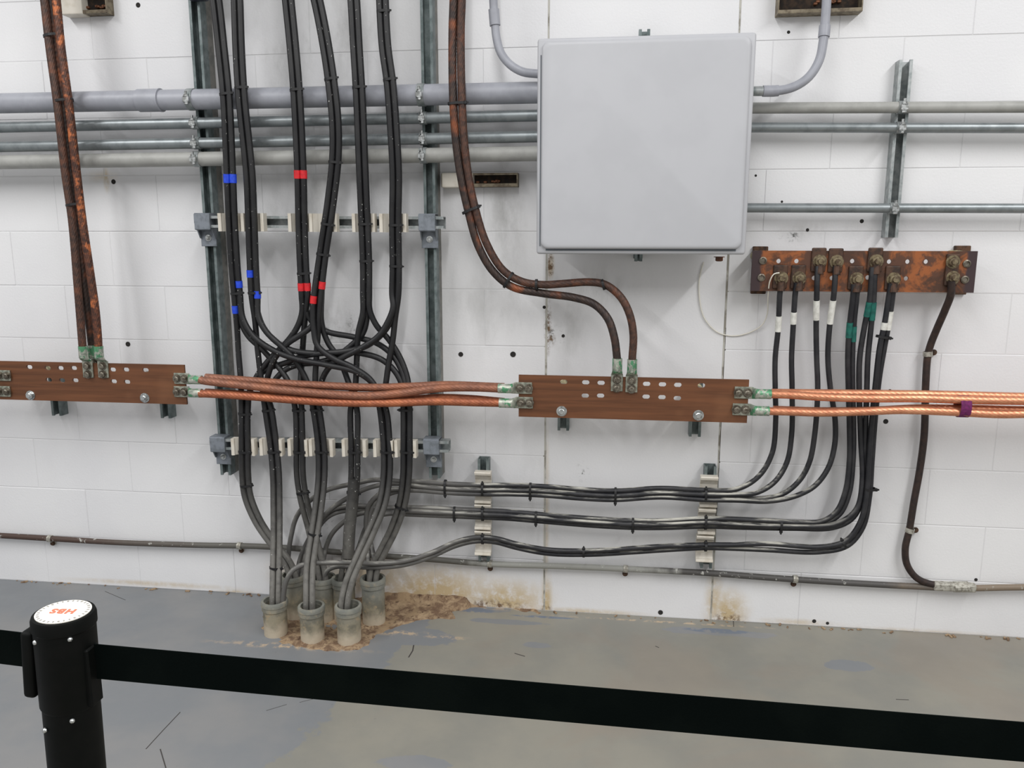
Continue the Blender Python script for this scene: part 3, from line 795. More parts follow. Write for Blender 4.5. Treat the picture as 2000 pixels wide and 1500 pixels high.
busbar(MB, [(1101, 746), (1144, 747), (1174, 748), (1263, 750), (1294, 751), (1324, 752), (1370, 753), (1143, 773), (1173, 773), (1262, 775), (1293, 776), (1323, 778)],
       [(1097, 803), (1364, 811)], 'middle tarnished copper busbar with slots below the grey enclosure',
       [(1100, 740, 841, 'short strut behind the middle busbar, under its left bolt'), (1357, 748, 853, 'short strut behind the middle busbar, under its right bolt')])
# lugs: crimped barrel, flattened palm, two bolts
def lug(parent, base, dr, d, old=False, barrel=.058, palm=.058, wd=.040, r=.0165, green=True, bolts=2, label='tinned lug with green verdigris'):
    """base: where the wire enters; dr: unit direction in the wall plane from wire to palm; palm back lies at depth d"""
    dr = Vector(dr).normalized(); n = OUTW; s = dr.cross(n); b = Vector(base)
    bm = BM(); n_ = 16
    secs = [(0, r, r, 0), (barrel*.72, r, r, 0), (barrel*.86, r*1.1, r*.75, .3), (barrel, wd/2, .0045, 1)]
    rings = []
    for t, a, c, f in secs:
        o = b+dr*t; o = Vector((o.x, (1-f)*b.y+f*(-d-.0045), o.z))
        rings.append([bm.verts.new(o+s*(a*math.cos(2*math.pi*k/n_))+n*(c*math.sin(2*math.pi*k/n_))) for k in range(n_)])
    for u, v in zip(rings, rings[1:]):
        for k in range(n_): bm.faces.new((u[k], u[(k+1) % n_], v[(k+1) % n_], v[k]))
    bm.faces.new(rings[0]); bm.faces.new(rings[-1])
    L = part('lug', bm, 'lug_old' if old else ('lug_green' if green else 'lug'), parent, smooth=45, label=label)
    bm = BM(); c = b+dr*(barrel+palm/2-.001); c.y = -d-.0035
    box(bm, c, (palm, wd, .007), frame((dr, s, n)), .0012); part('palm', bm, 'lug_old' if old else 'lug', L)
    for k in range(bolts):
        bm = BM(); q = b+dr*(barrel+palm*((k+.55)/2 if bolts == 2 else .5)); q.y = -d-.007
        hexbolt(bm, q, n, .0115 if not old else .013, .008, True, 0); part('bolt', bm, 'bolt_old' if old else 'bolt', L)
    return L

# ---------------------------------------------------------------- copper cables
def copper(pts, r, mat, label, group, lugs=(), lobes=12, pitch=.2, depth=.085):
    pth = path3(pts, .010)
    o = sweep('copper_cable', pth, r, mat, None, 12, lobes, pitch, depth, label=label, cat='copper cable', group=group)
    for q, dr, d, g in lugs: lug(o, q, dr, d, **g)
    return o, pth
HZ = 'horizontal copper cables joining the busbars'
def hlug(px, py, d, dr, back=False): return (P(px, py, d), dr, BD if not back else BD-BT-.008, {})
# between the left and the middle bar
copper([(390, 742, .186), (400, 744, .186), (470, 752, .188), (560, 762, .19), (650, 770, .19), (720, 773, .19), (790, 767, .188), (860, 758, .186), (930, 757, .183), (976, 759, .180)], .0143, 'copper_mid',
       'upper dull copper cable from the left busbar to the middle busbar', HZ, [hlug(394, 742, .182, (-1, 0, 0)), hlug(973, 758.5, .180, (1, 0, 0))])
copper([(402, 737, .158), (470, 742, .158), (560, 749, .160), (650, 754, .160), (730, 757, .160), (800, 755, .158), (870, 752, .152), (985, 756, .142)], .0143, 'copper_mid',
       'dull copper cable half hidden behind the upper one between the left and middle busbars', HZ)
copper([(390, 769, .186), (400, 769, .186), (470, 773, .188), (560, 780, .188), (650, 786, .188), (760, 787, .188), (850, 784, .186), (930, 786, .183), (976, 787, .180)], .0143, 'copper_low',
       'lower orange copper cable from the left busbar to the middle busbar', HZ, [hlug(394, 768, .182, (-1, 0, 0)), hlug(975, 787, .180, (1, 0, 0))])
copper([(402, 766, .158), (500, 772, .158), (600, 779, .160), (700, 783, .160), (800, 780, .160), (860, 777, .156), (920, 779, .150), (985, 785, .142)], .0143, 'copper_low',
       'copper cable hidden behind the lower one between the left and middle busbars', HZ)
# right of the middle bar
copper([(1503, 770, .180), (1540, 771, .184), (1600, 775, .188), (1700, 778, .188), (1800, 778, .188), (1880, 781, .188), (2000, 783, .188), (2500, 786, .188)], .0135, 'copper_new',
       'bright copper cable running right from the upper lug of the middle busbar', HZ, [hlug(1506, 770, .180, (-1, 0, 0))], 12, .2, .06)
copper([(1507, 767, .150), (1600, 768, .155), (1700, 769, .160), (1850, 771, .162), (2000, 775, .162), (2500, 779, .162)], .0135, 'copper_new',
       'bright copper cable partly hidden behind the upper right one', HZ, (), 12, .2, .06)
copper([(1500, 803, .180), (1540, 804, .184), (1600, 806, .186), (1680, 804, .188), (1760, 801, .188), (1850, 804, .188), (1950, 809, .188), (2030, 808, .188), (2500, 806, .188)], .0135, 'copper_new',
       'bright copper cable running right from the lower lug of the middle busbar', HZ, [hlug(1502, 803, .180, (-1, 0, 0))], 12, .2, .06)
copper([(1510, 800, .150), (1600, 803, .155), (1700, 802, .160), (1780, 798, .162), (1880, 798, .162), (2000, 801, .162), (2500, 803, .162)], .0135, 'copper_new',
       'bright copper cable partly hidden behind the lower right one', HZ, (), 12, .2, .06)
# at the left edge of the frame
for py, nm in ((734, 'upper'), (765, 'lower')):
    copper([(-520, py-8, .184), (-300, py-2, .184), (-80, py, .184), (-40, py, .182)], .0143, 'copper_mid', f'copper cable entering the left busbar from the left, {nm} of two', HZ, [hlug(-42, py, .182, (1, 0, 0))])
VG = 'copper cables dropping to the left busbar'
vl = lambda px, py, d: (P(px, py, d), (0.05, 0, -1), BD, dict(palm=.062))
copper([(82, -40, .17), (87, 0, .175), (97, 90, .182), (112, 200, .19), (128, 340, .185), (141, 430, .18), (152, 560, .18), (161, 672, .182), (162, 684, .182)], .0140, 'copper_old',
       'left tarnished copper cable of the three dropping to the left busbar', VG, [(P(162, 676, .182), (-0.02, 0, -1), BD, dict(palm=.062))])
copper([(94, -40, .155), (100, 0, .158), (110, 90, .162), (124, 200, .172), (139, 340, .165), (152, 430, .158), (166, 560, .155), (179, 672, .142), (180, 684, .140)], .0140, 'copper_black',
       'dark middle copper cable of the three dropping behind the left busbar', VG, [(P(180, 674, .142), (0, 0, -1), .122, dict(palm=.05))])
copper([(105, -40, .17), (110, 0, .175), (119, 90, .182), (134, 200, .19), (150, 340, .185), (161, 430, .18), (178, 545, .18), (187, 610, .18), (192, 672, .182), (192, 684, .182)], .0140, 'copper_edge',
       'right bright flecked copper cable of the three dropping to the left busbar', VG, [(P(192, 676, .182), (-0.02, 0, -1), BD, dict(palm=.062))])
VM = 'copper cables curving down to the middle busbar'
_, pmA = copper([(886, -40, .18), (886, 0, .18), (884, 60, .18), (885, 190, .185), (891, 280, .178), (901, 350, .17), (914, 410, .165), (934, 480, .16), (963, 530, .155), (1000, 560, .15), (1060, 573, .15), (1120, 581, .155),
        (1160, 594, .165), (1187, 622, .175), (1200, 660, .182), (1205, 698, .182), (1206, 706, .182)], .0135, 'copper_black',
       'darker left copper cable curving down to the middle busbar', VM, [(P(1206, 700, .182), (0.0, 0, -1), BD, {})])
_, pmB = copper([(902, -40, .18), (902, 0, .18), (900, 60, .18), (902, 190, .185), (907, 280, .178), (916, 350, .17), (929, 410, .165), (950, 475, .16), (983, 528, .155), (1020, 550, .155), (1060, 556, .16), (1100, 554, .165), (1150, 551, .17),
        (1182, 556, .175), (1212, 580, .18), (1230, 615, .182), (1237, 655, .182), (1235, 698, .182), (1235, 706, .182)], .0132, 'copper_old',
       'brown right copper cable curving down to the middle busbar', VM, [(P(1235, 702, .182), (0.0, 0, -1), BD, {})])
def tie_px(px, py, d, ang, wpx, label, group, thick=.018, tail=1.0, **kw):
    """ang: run direction in the picture, degrees from straight down"""
    c = P(px, py, d); t = Vector((math.sin(math.radians(ang)), 0, -math.cos(math.radians(ang))))
    return tie(c, t, wpx/2*S(px, py, d), thick, label, group, tail, **kw)
CG = 'cable ties on the copper cables'
tie_px(104, 70, .172, 7, 36, 'black cable tie around the left copper cables near the top of the frame', CG, .024)
tie_px(124, 197, .180, 7, 37, 'black cable tie around the left copper cables in front of the thick conduit', CG, .024)
tie_px(146, 400, .172, 8, 32, 'black cable tie around the left copper cables below the conduits', CG, .024)
tie_px(893, 202, .184, 2, 36, 'black cable tie around the two copper cables in front of the thick conduit', CG, .017, 1)
tie_px(920, 410, .166, 22, 36, 'black cable tie around the two copper cables left of the enclosure', CG, .017, 1)
tie_px(993, 547, .153, 58, 34, 'black cable tie where the two copper cables turn sideways', CG, .017, 0)
tie_px(1048, 556, .160, 92, 20, 'black cable tie on the upper copper cable above the middle busbar', CG, .016, 0)
tie_px(1178, 556, .175, 104, 20, 'black cable tie at the crest of the right copper cable bend', CG, .016, 0)
# purple strap on the right pair
c = (P(1880, 782, .176)+P(1880, 805, .176))/2
tie(c, (1, 0, 0), .034, .030, 'purple fabric strap around the bright copper cables at right', None, 0, 'purple', .032, 'strap', 'cable_strap')

# ---------------------------------------------------------------- black cables: six bundles above, a crossing, seven bundles below
RB = .0106
U = [[(414, -50, .17), (422, 0, .175), (432, 90, .18), (442, 190, .184), (449, 340, .175), (453, 435, .16), (458, 520, .15), (463, 575, .145)],
     [(460, -50, .17), (463, 0, .175), (466, 90, .18), (472, 190, .184), (487, 340, .175), (491, 435, .16), (494, 520, .15), (497, 575, .145)],
     [(558, -50, .17), (563, 0, .175), (572, 90, .18), (580, 190, .184), (587, 340, .175), (589, 435, .16), (592, 520, .15), (595, 575, .145)],
     [(606, -50, .17), (619, 0, .175), (634, 75, .18), (647, 160, .184), (655, 240, .184), (655, 310, .178), (645, 400, .165), (639, 440, .16), (630, 500, .15)],
     [(687, -50, .17), (691, 0, .175), (696, 90, .18), (702, 190, .184), (708, 340, .175), (712, 435, .16), (715, 520, .15), (715, 575, .145)],
     [(746, -50, .17), (747, 0, .175), (752, 90, .18), (762, 165, .184), (769, 260, .182), (773, 340, .175), (772, 435, .16), (773, 520, .15), (772, 575, .145)]]
# below the crossing: rail level, then into the floor stubs
FRONT = [(-1.216, -.235), (-1.068, -.262), (-.925, -.268)]
STUBS = {}
L = [[(478, 800, .14), (478, 870, .148), (479, 930, .148), (484, 970, .148), (505, 1020, .15), (536, 1065, .16), (562, 1100, .165), (574, 1135, .168), (576, 1160, .168)],
     [(524, 800, .14), (534, 870, .148), (539, 930, .165), (540, 990, .19), (540, 1050, .225), (539, 1110, .265), (538, 1160, .295), (538, 1195, .297)],
     [(583, 800, .14), (585, 870, .148), (586, 930, .148), (594, 980, .145), (606, 1025, .14), (616, 1065, .15), (626, 1105, .16), (631, 1140, .165), (631, 1160, .165)],
     [(618, 800, .14), (627, 870, .148), (628, 930, .165), (622, 990, .2), (613, 1050, .245), (605, 1110, .29), (604, 1165, .325), (604, 1205, .325)],
     [(691, 800, .14), (692, 870, .148), (692, 930, .148), (688, 985, .145), (683, 1030, .14), (680, 1080, .15), (674, 1115, .16), (670, 1150, .163)],
     [(748, 800, .14), (755, 870, .148), (755, 930, .165), (746, 985, .195), (724, 1040, .235), (701, 1090, .275), (682, 1135, .305), (673, 1175, .322), (672, 1205, .324)],
     [(794, 800, .14), (794, 870, .148), (793, 930, .15), (785, 985, .15), (768, 1035, .155), (748, 1075, .165), (732, 1110, .17), (727, 1145, .175), (727, 1165, .175)]]
OFFS = [(-6.1, 0.0), (6.1, 0.0), (0.0, -.0180)]
def shift(pts, k, fade=None):
    ox, od = OFFS[k]; out = []
    for (x, y, d) in pts: out.append((x+ox, y, d+od))
    return out
# (upper bundle, slot, crossing points, lower bundle, slot, phrase)
CROSS = [
 (0, 0, [(463, 640, .13), (466, 690, .12), (470, 740, .125)], 0, 0, 'dropping straight down to the first lower bundle'),
 (0, 1, [(474, 620, .145), (494, 655, .148), (530, 682, .15), (575, 700, .15), (640, 713, .15), (700, 728, .148), (732, 755, .14)], 5, 0, 'sweeping right to the sixth lower bundle'),
 (0, 2, [(466, 615, .125), (484, 655, .122), (512, 682, .12), (530, 702, .115), (548, 722, .12), (565, 750, .125)], 2, 0, 'slanting right to the third lower bundle'),
 (1, 0, [(498, 625, .13), (503, 680, .125), (510, 740, .125)], 1, 0, 'dropping to the second lower bundle'),
 (1, 1, [(505, 620, .15), (520, 648, .15), (545, 672, .148), (572, 698, .14), (588, 722, .13), (602, 752, .128)], 3, 0, 'slanting right to the fourth lower bundle'),
 (1, 2, [(504, 612, .13), (515, 640, .132), (540, 668, .135), (570, 684, .135), (610, 690, .135), (660, 688, .132), (705, 690, .125), (745, 702, .12), (772, 726, .12), (786, 756, .125)], 6, 0, 'arching right to the seventh lower bundle'),
 (2, 0, [(590, 610, .13), (580, 640, .125), (560, 668, .12), (530, 698, .115), (505, 730, .12), (488, 765, .13)], 0, 1, 'bending left to the first lower bundle'),
 (2, 1, [(596, 620, .12), (593, 655, .11), (590, 700, .10), (587, 750, .115)], 2, 1, 'dropping to the third lower bundle'),
 (2, 2, [(600, 610, .125), (613, 632, .115), (640, 648, .11), (690, 658, .105), (735, 670, .105), (765, 692, .11), (785, 725, .115), (793, 762, .125)], 6, 2, 'running right to the seventh lower bundle'),
 (3, 0, [(616, 555, .15), (611, 600, .15), (613, 645, .15), (620, 675, .152), (648, 698, .152), (690, 718, .15), (722, 740, .145), (740, 768, .14)], 5, 1, 'curving right to the sixth lower bundle'),
 (3, 1, [(630, 550, .148), (625, 600, .145), (621, 650, .135), (618, 700, .13), (616, 750, .13)], 3, 1, 'dropping to the fourth lower bundle'),
 (3, 2, [(620, 560, .13), (616, 600, .13), (610, 635, .14), (590, 652, .142), (563, 670, .14), (540, 695, .135), (526, 725, .13), (520, 760, .128)], 1, 1, 'bending left to the second lower bundle'),
 (4, 0, [(709, 610, .14), (700, 650, .13), (697, 700, .12), (694, 755, .125)], 4, 0, 'dropping to the fifth lower bundle'),
 (4, 1, [(722, 605, .14), (735, 635, .13), (760, 664, .12), (782, 700, .115), (796, 740, .12), (799, 775, .135)], 6, 1, 'curving right to the seventh lower bundle'),
 (4, 2, [(716, 625, .12), (708, 652, .118), (688, 673, .118), (655, 697, .12), (620, 708, .118), (585, 712, .115), (555, 724, .115), (532, 752, .12)], 1, 2, 'bending far left to the second lower bundle'),
 (5, 0, [(768, 600, .15), (757, 630, .152), (738, 658, .154), (705, 680, .154), (672, 697, .15), (648, 712, .135), (632, 735, .125), (624, 762, .125)], 3, 2, 'bending left to the fourth lower bundle'),
 (5, 1, [(772, 620, .135), (767, 665, .13), (760, 705, .128), (753, 755, .13)], 5, 2, 'dropping to the sixth lower bundle'),
 (5, 2, [(770, 610, .135), (750, 648, .138), (715, 676, .14), (675, 686, .142), (630, 690, .14), (590, 696, .125), (560, 708, .115), (520, 722, .108), (496, 745, .115), (486, 770, .125)], 0, 2, 'bending far left to the first lower bundle')]
TAPES = {(0, 1): [(345, 'blue'), (553, 'blue')], (0, 0): [(345, 'blue'), (602, 'blue')], (1, 0): [(536, 'blue')], (1, 1): [(572, 'blue')],
         (2, 0): [(339, 'red'), (560, 'red')], (2, 1): [(339, 'red'), (561, 'red')], (3, 0): [(582, 'red')], (3, 1): [(556, 'red')]}
for (u, us, mid, l, ls, ph) in CROSS:
    pts = shift(U[u], us)+mid+shift(L[l], ls)
    pth = path3(pts, .014)
    col = {0: 'blue taped ', 2: 'red taped '}.get(u, '') if (u, us) in TAPES else ''
    o = sweep('power_cable', pth, RB, 'black', None, 12, label=f'{col}black cable from {ORD[u]} upper bundle {ph}', cat='cable', group='black cables through the central tangle')
    for py, m in TAPES.get((u, us), []):
        tape(pth, at_path(pth, py=py), .017, RB, m, o, f'{m} tape wrap')
# extra strand completing the dark fifth lower bundle
pth = path3([(640, 700, .105), (660, 706, .105), (682, 735, .11)]+shift(L[4], 1), .014)
pth = path3(shift(U[3], 2)[:-1]+[(632, 520, .135), (628, 580, .125), (628, 630, .12), (640, 668, .112), (662, 700, .11), (680, 745, .115)]+shift(L[4], 1), .014)
sweep('power_cable', pth, RB, 'black', None, 12, label='black cable from the fourth upper bundle slanting right to the fifth lower bundle', cat='cable', group='black cables through the central tangle')
UG = 'cable ties on the upper cable bundles'; LG = 'cable ties on the lower cable bundles'
def utie(k, py, where, tail=1):
    a = U[k]; c = min(a, key=lambda p: abs(p[1]-py)); i = a.index(c)
    p0 = next((q for q in reversed(a) if q[1] <= py), a[0]); p1 = next((q for q in a if q[1] > py), a[-1])
    t = (py-p0[1])/max(p1[1]-p0[1], 1); px = p0[0]+(p1[0]-p0[0])*t; d = p0[2]+(p1[2]-p0[2])*t
    ang = math.degrees(math.atan2(p1[0]-p0[0], p1[1]-p0[1]))
    tie_px(px, py, d-.005, ang, 24, f'black cable tie on the {ORD[k]} upper cable bundle {where}', UG, .017, tail)
for k, py, wh in [(0, 184, 'in front of the thick conduit'), (0, 573, 'just above the tangle'), (1, 172, 'at the thick conduit'), (1, 572, 'above the tangle'),
                  (2, 176, 'at the thick conduit'), (2, 534, 'above its lower red tape'), (3, 155, 'just above the thick conduit'), (3, 317, 'below the medium grey conduit'), (3, 497, 'above its red tapes'),
                  (4, 171, 'at the thick conduit'), (4, 510, 'below the upper rail'), (5, 23, 'near the top of the frame'), (5, 156, 'above the thick conduit'),
                  (5, 520, 'below the upper rail'), (3, 438, 'at its saddle'), (4, 438, 'at its saddle'), (5, 440, 'at its saddle')]: utie(k, py, wh)
def ltie(k, py, where, tail=1):
    a = L[k]; p0 = next((q for q in reversed(a) if q[1] <= py), a[0]); p1 = next((q for q in a if q[1] > py), a[-1])
    t = (py-p0[1])/max(p1[1]-p0[1], 1); px = p0[0]+(p1[0]-p0[0])*t; d = p0[2]+(p1[2]-p0[2])*t
    ang = math.degrees(math.atan2(p1[0]-p0[0], p1[1]-p0[1])) if py > 800 else 0
    tie_px(px, py, d-.004, ang, 24, f'black cable tie on the {ORD[k]} lower cable bundle {where}', LG, .017, tail)
for k in range(7): ltie(k, 882, 'at its cream saddle')
for k, py, wh in [(0, 808, 'just below the copper cables'), (0, 948, 'below the lower rail'), (1, 801, 'just below the copper cables'), (1, 1108, 'above the floor stub'), (2, 801, 'just below the copper cables'), (2, 962, 'below the lower rail'), (3, 800, 'just below the copper cables'),
                  (3, 1042, 'above the floor stub'), (4, 962, 'where the side cables cross'), (6, 800, 'just below the copper cables'), (6, 990, 'near the middle side run')]: ltie(k, py, wh, -1 if (k, py) == (6, 800) else 1)

# ---------------------------------------------------------------- conduit stubs rising from the broken floor
def stub(px, py, d, label, r=.0415):
    c = P(px, py, d); e = empty('conduit_stub', (c.x, c.y, 0), label, 'pipe', 'conduit stubs rising from the floor')
    bm = BM(); h = c.z
    R = lathe(bm, (c.x, c.y, -.02), (0, 0, 1), [(r, 0), (r, h+.012), (r-.006, h+.012), (r-.006, .05), (.001, .05)], 28)
    part('pipe', bm, 'stub', e, smooth=40)
    bm = BM(); lathe(bm, (c.x, c.y, h-.03), (0, 0, 1), [(r+.0005, 0), (r+.004, .002), (r+.004, .016), (r+.006, .018), (r+.006, .030), (r+.004, .034), (r-.004, .034), (r-.0045, .018)], 28)
    part('collar', bm, 'stub', e, smooth=40)
stub(536, 1174, .297, 'front left conduit stub holding two lower cable bundles')
stub(608, 1184, .326, 'front middle conduit stub in the broken concrete')
stub(680, 1183, .324, 'front right conduit stub nearest the dark barrier belt')
stub(572, 1124, .168, 'back left conduit stub, partly behind the front left one')
stub(631, 1128, .165, 'back conduit stub second from the left, behind the front ones')
stub(671, 1130, .163, 'back conduit stub third from the left, mostly hidden by cables', .040)
stub(728, 1130, .175, 'back right conduit stub with a pale blue grey side')

# ---------------------------------------------------------------- the nine cables from the right bar
RR = .0090
rb0, rb1 = P(1468, 528, .10).x, P(1906, 530, .10).x; rz1, rz0 = P(1690, 490, .10).z, P(1690, 570, .10).z
re_ = empty('busbar', ((rb0+rb1)/2, -.10, rz0), 'rusty orange patinated busbar at right with many bolted cables', 'busbar')
hl = [(1521, 510), (1556, 510), (1665, 510), (1737, 511), (1773, 511), (1809, 511), (1590, 543), (1625, 543), (1695, 542), (1770, 544)]
pl = plate('bar', (rb0, rb1, rz0, rz1), [(P(a, b, .10).x, P(a, b, .10).z, .0075, .0075) for a, b in hl], .10, .008, 'rustbar', re_)
pl.data.transform(Matrix.Translation((0, 0, -(rz1-rz0)/2)))
pl.location = pl.location+Vector((0, 0, (rz1-rz0)/2))
for a, b in ((1490, 509), (1487, 542), (1888, 515), (1884, 546)):
    c = P(a, b, .10); bm = BM()
    lathe(bm, c, (0, -1, 0), [(.0125, 0), (.0125, .004), (.0085, .0055), (.0075, .002), (.0005, .002)], 18); part('socket_nut', bm, 'bolt', re_, smooth=40)
for a in (1484, 1878):
    for b in (500, 558):
        c = P(a, b, .10); insul(re_, c.x, c.z, .012, .092, .017)
    c = P(a, 528, .02); bm = BM(); box(bm, (c.x, -.008, c.z), (.05, .014, .160), None, .002); part('standoff_bracket', bm, 'rust', re_)
RT_ = [ # top at bolt, then the drop, then the side run
 ([(1526, 552, .112), (1523, 575, .105), (1520, 640, .085), (1514, 700, .075), (1514, 760, .075), (1515, 820, .075), (1508, 885, .075), (1482, 930, .078), (1440, 955, .082), (1378, 957, .084)], (1525, 543), 'A'),
 ([(1556, 552, .112), (1553, 575, .105), (1549, 640, .085), (1546, 700, .075), (1547, 760, .075), (1546, 850, .075), (1536, 905, .078), (1511, 943, .082), (1475, 963, .086), (1430, 966, .088), (1378, 966, .09)], (1560, 543), 'A'),
 ([(1597, 520, .112), (1596, 545, .115), (1595, 580, .105), (1594, 640, .085), (1595, 700, .075), (1597, 760, .075), (1591, 850, .075), (1580, 905, .072), (1560, 940, .07), (1528, 965, .07), (1480, 974, .07), (1378, 972, .072)], (1600, 510), 'A'),
 ([(1632, 520, .112), (1631, 545, .115), (1628, 580, .105), (1620, 640, .085), (1617, 700, .075), (1622, 760, .075), (1631, 820, .075), (1630, 870, .075), (1617, 915, .08), (1590, 950, .085), (1550, 970, .09), (1500, 979, .092), (1440, 977, .092), (1378, 976, .092)], (1633, 511), 'A'),
 ([(1668, 555, .112), (1666, 580, .105), (1660, 630, .09), (1656, 690, .08), (1657, 760, .075), (1659, 830, .075), (1659, 900, .075), (1651, 960, .078), (1633, 1000, .082), (1605, 1018, .085), (1560, 1020, .088), (1480, 1016, .088), (1378, 1013, .088)], (1672, 545), 'B'),
 ([(1704, 522, .112), (1702, 545, .113), (1698, 590, .1), (1688, 640, .085), (1679, 700, .078), (1678, 760, .075), (1681, 850, .075), (1684, 940, .078), (1675, 990, .08), (1655, 1012, .084), (1620, 1026, .09), (1550, 1028, .092), (1450, 1025, .092), (1378, 1021, .092)], (1710, 510), 'B'),
 ([(1709, 522, .112), (1708, 545, .113), (1706, 590, .1), (1701, 640, .085), (1695, 700, .078), (1693, 760, .075), (1690, 850, .075), (1688, 940, .07), (1681, 985, .07), (1662, 1015, .07), (1625, 1031, .072), (1550, 1032, .074), (1450, 1030, .076), (1378, 1028, .076)], (1710, 510), 'B'),
 ([(1740, 553, .112), (1736, 580, .105), (1728, 630, .095), (1718, 680, .09), (1711, 740, .088), (1703, 820, .088), (1697, 900, .088), (1693, 960, .088), (1680, 1020, .088), (1652, 1056, .088), (1605, 1068, .088), (1500, 1062, .088), (1430, 1064, .088), (1378, 1064, .088)], (1744, 545), 'C'),
 ([(1746, 553, .112), (1743, 580, .105), (1736, 630, .09), (1727, 680, .08), (1717, 740, .078), (1709, 820, .075), (1703, 900, .075), (1698, 970, .075), (1685, 1030, .075), (1655, 1066, .075), (1600, 1078, .075), (1500, 1074, .078), (1430, 1071, .08), (1378, 1070, .08)], (1744, 545), 'C')]
# the side runs further left, for each member of the three groups
RUN = {'A': [(1290, 962), (1200, 967), (1130, 964), (1070, 959), (1000, 956), (942, 956), (870, 953), (820, 949)],
       'B': [(1300, 1024), (1240, 1024), (1160, 1020), (1050, 1011), (990, 1006), (942, 1004), (870, 1001), (800, 998)],
       'C': [(1300, 1070), (1240, 1074), (1150, 1079), (1070, 1077), (1010, 1066), (968, 1055), (930, 1053), (890, 1062), (840, 1084), (790, 1099), (740, 1104)]}
ENDS = [[(780, 940, .1), (735, 937, .09), (690, 945, .08), (640, 957, .075), (605, 978, .075), (580, 1008, .085), (568, 1050, .1), (563, 1090, .115), (564, 1140, .16)],
        [(770, 944, .1), (720, 953, .09), (680, 972, .085), (645, 996, .08), (617, 1030, .085), (597, 1065, .1), (584, 1100, .115), (580, 1145, .165)],
        [(785, 955, .1), (758, 957, .1), (737, 968, .095), (720, 988, .095), (715, 1015, .1), (716, 1050, .105), (719, 1095, .15), (722, 1150, .175)],
        [(790, 958, .095), (765, 963, .09), (742, 975, .088), (726, 995, .088), (720, 1025, .095), (724, 1060, .105), (732, 1100, .15), (734, 1150, .175)],
        [(760, 992, .09), (690, 988, .08), (650, 995, .075), (625, 1016, .08), (607, 1050, .095), (596, 1090, .13), (586, 1145, .165)],
        [(750, 999, .085), (700, 1004, .075), (668, 1022, .075), (645, 1048, .08), (634, 1080, .1), (630, 1110, .145), (628, 1150, .165)],
        [(760, 1003, .095), (735, 1010, .09), (715, 1030, .09), (702, 1065, .1), (690, 1100, .14), (680, 1150, .163)],
        [(690, 1099, .21), (640, 1099, .245), (600, 1101, .275), (574, 1112, .29), (559, 1135, .297), (553, 1170, .298), (552, 1200, .298)],
        [(690, 1107, .17), (655, 1107, .16), (638, 1116, .165), (634, 1135, .165), (633, 1155, .165)]]
GO = {'A': [(-8.5, .0), (1, .006), (3, -.012), (9, .004)], 'B': [(-7, 0), (0.5, .007), (6.5, -.004)], 'C': [(-3.5, .005), (4, -.004)]}
PHR = [('white taped black cable, leftmost on the rusty busbar', 'white', 629, .045), ('white taped black cable, second from left on the rusty busbar', 'white', 614, .04),
       ('white taped black cable, third from left on the rusty busbar', 'white', 603, .065), ('white taped black cable, fourth from left on the rusty busbar', 'white', 611, .07),
       ('green taped black cable, fifth from left on the rusty busbar', 'teal', 646, .05), ('left cable of the close pair with green tapes on the rusty busbar', 'teal', 604, .042),
       ('right cable of the close pair with green tapes on the rusty busbar', 'teal', 604, .055), ('left cable of the white taped pair next to the thick brown cable', 'white', 640, .02),
       ('right cable of the white taped pair next to the thick brown cable', 'white', 624, .055)]
cnt = {'A': 0, 'B': 0, 'C': 0}
for k, (tp, bp, gname) in enumerate(RT_):
    m = cnt[gname]; cnt[gname] += 1; ox, od = GO[gname][m]
    dr = {'A': .084, 'B': .084, 'C': .084}[gname]
    run = []
    for i, (x, y) in enumerate(RUN[gname]):
        sq = 1.0
        dd = dr+od
        if gname == 'C' and x < 900: dd += (900-x)/160*.10
        run.append((x, y+ox*sq, dd))
    pts = tp+run+ENDS[k]
    pth = path3(pts, .014)
    lab, tp_m, ty, tl = PHR[k]
    o = sweep('ground_cable', pth, RR, 'dusty', None, 12, label=lab, cat='cable', group='black cables from the rusty busbar')
    i = at_path(pth[:60], py=ty)
    tape(pth, i, tl, RR, {'white': 'white_tape', 'teal': 'teal'}[tp_m], o, ('white' if tp_m == 'white' else 'green')+' tape wrap')
    if k == 6 or k == 8: bolts = 0
    c = P(*bp, .10)
    dirv = P(bp[0], bp[1]-30, .1)-P(bp[0]-2, bp[1], .1)
    if k not in (6, 8):
        bm = BM(); s2 = .017
        box(bm, Vector((c.x-.003, -.1035, c.z+.004)), (.046, .007, .078), None, .004, 2)
        cyl(bm, c+Vector((0, -.014, -.042)), c+Vector((0, -.010, -.012)), .0125, 14)
        lg = part('lug', bm, 'lug_old', o, label='corroded brown lug')
        bm = BM(); hexbolt(bm, Vector((c.x, -.107, c.z)), OUTW, .0165, .011, True, .012); part('bolt', bm, 'bolt_old', lg)
pth = path3([(1675, 557, .110), (1673, 580, .102), (1668, 630, .085), (1665, 690, .072), (1665, 760, .07), (1667, 830, .07), (1666, 900, .07), (1658, 965, .07), (1640, 1004, .07), (1610, 1022, .072), (1560, 1026, .074), (1480, 1022, .074), (1378, 1019, .074)]
             +[(x, y+3, .07) for x, y in RUN['B']]+[(755, 1001, .075), (690, 996, .068), (650, 1004, .068), (628, 1022, .075), (612, 1055, .09), (602, 1092, .12), (592, 1145, .16)], .014)
o = sweep('ground_cable', pth, RR, 'dusty', None, 12, label='green taped black cable lying against the fifth one on the rusty busbar', cat='cable', group='black cables from the rusty busbar')
tape(pth, at_path(pth[:60], py=650), .05, RR, 'teal', o, 'green tape wrap')
bm = BM(); sl = path3([(692, 935, .150), (688, 985, .150), (683, 1030, .152), (680, 1088, .158)], .02)
bm.free()
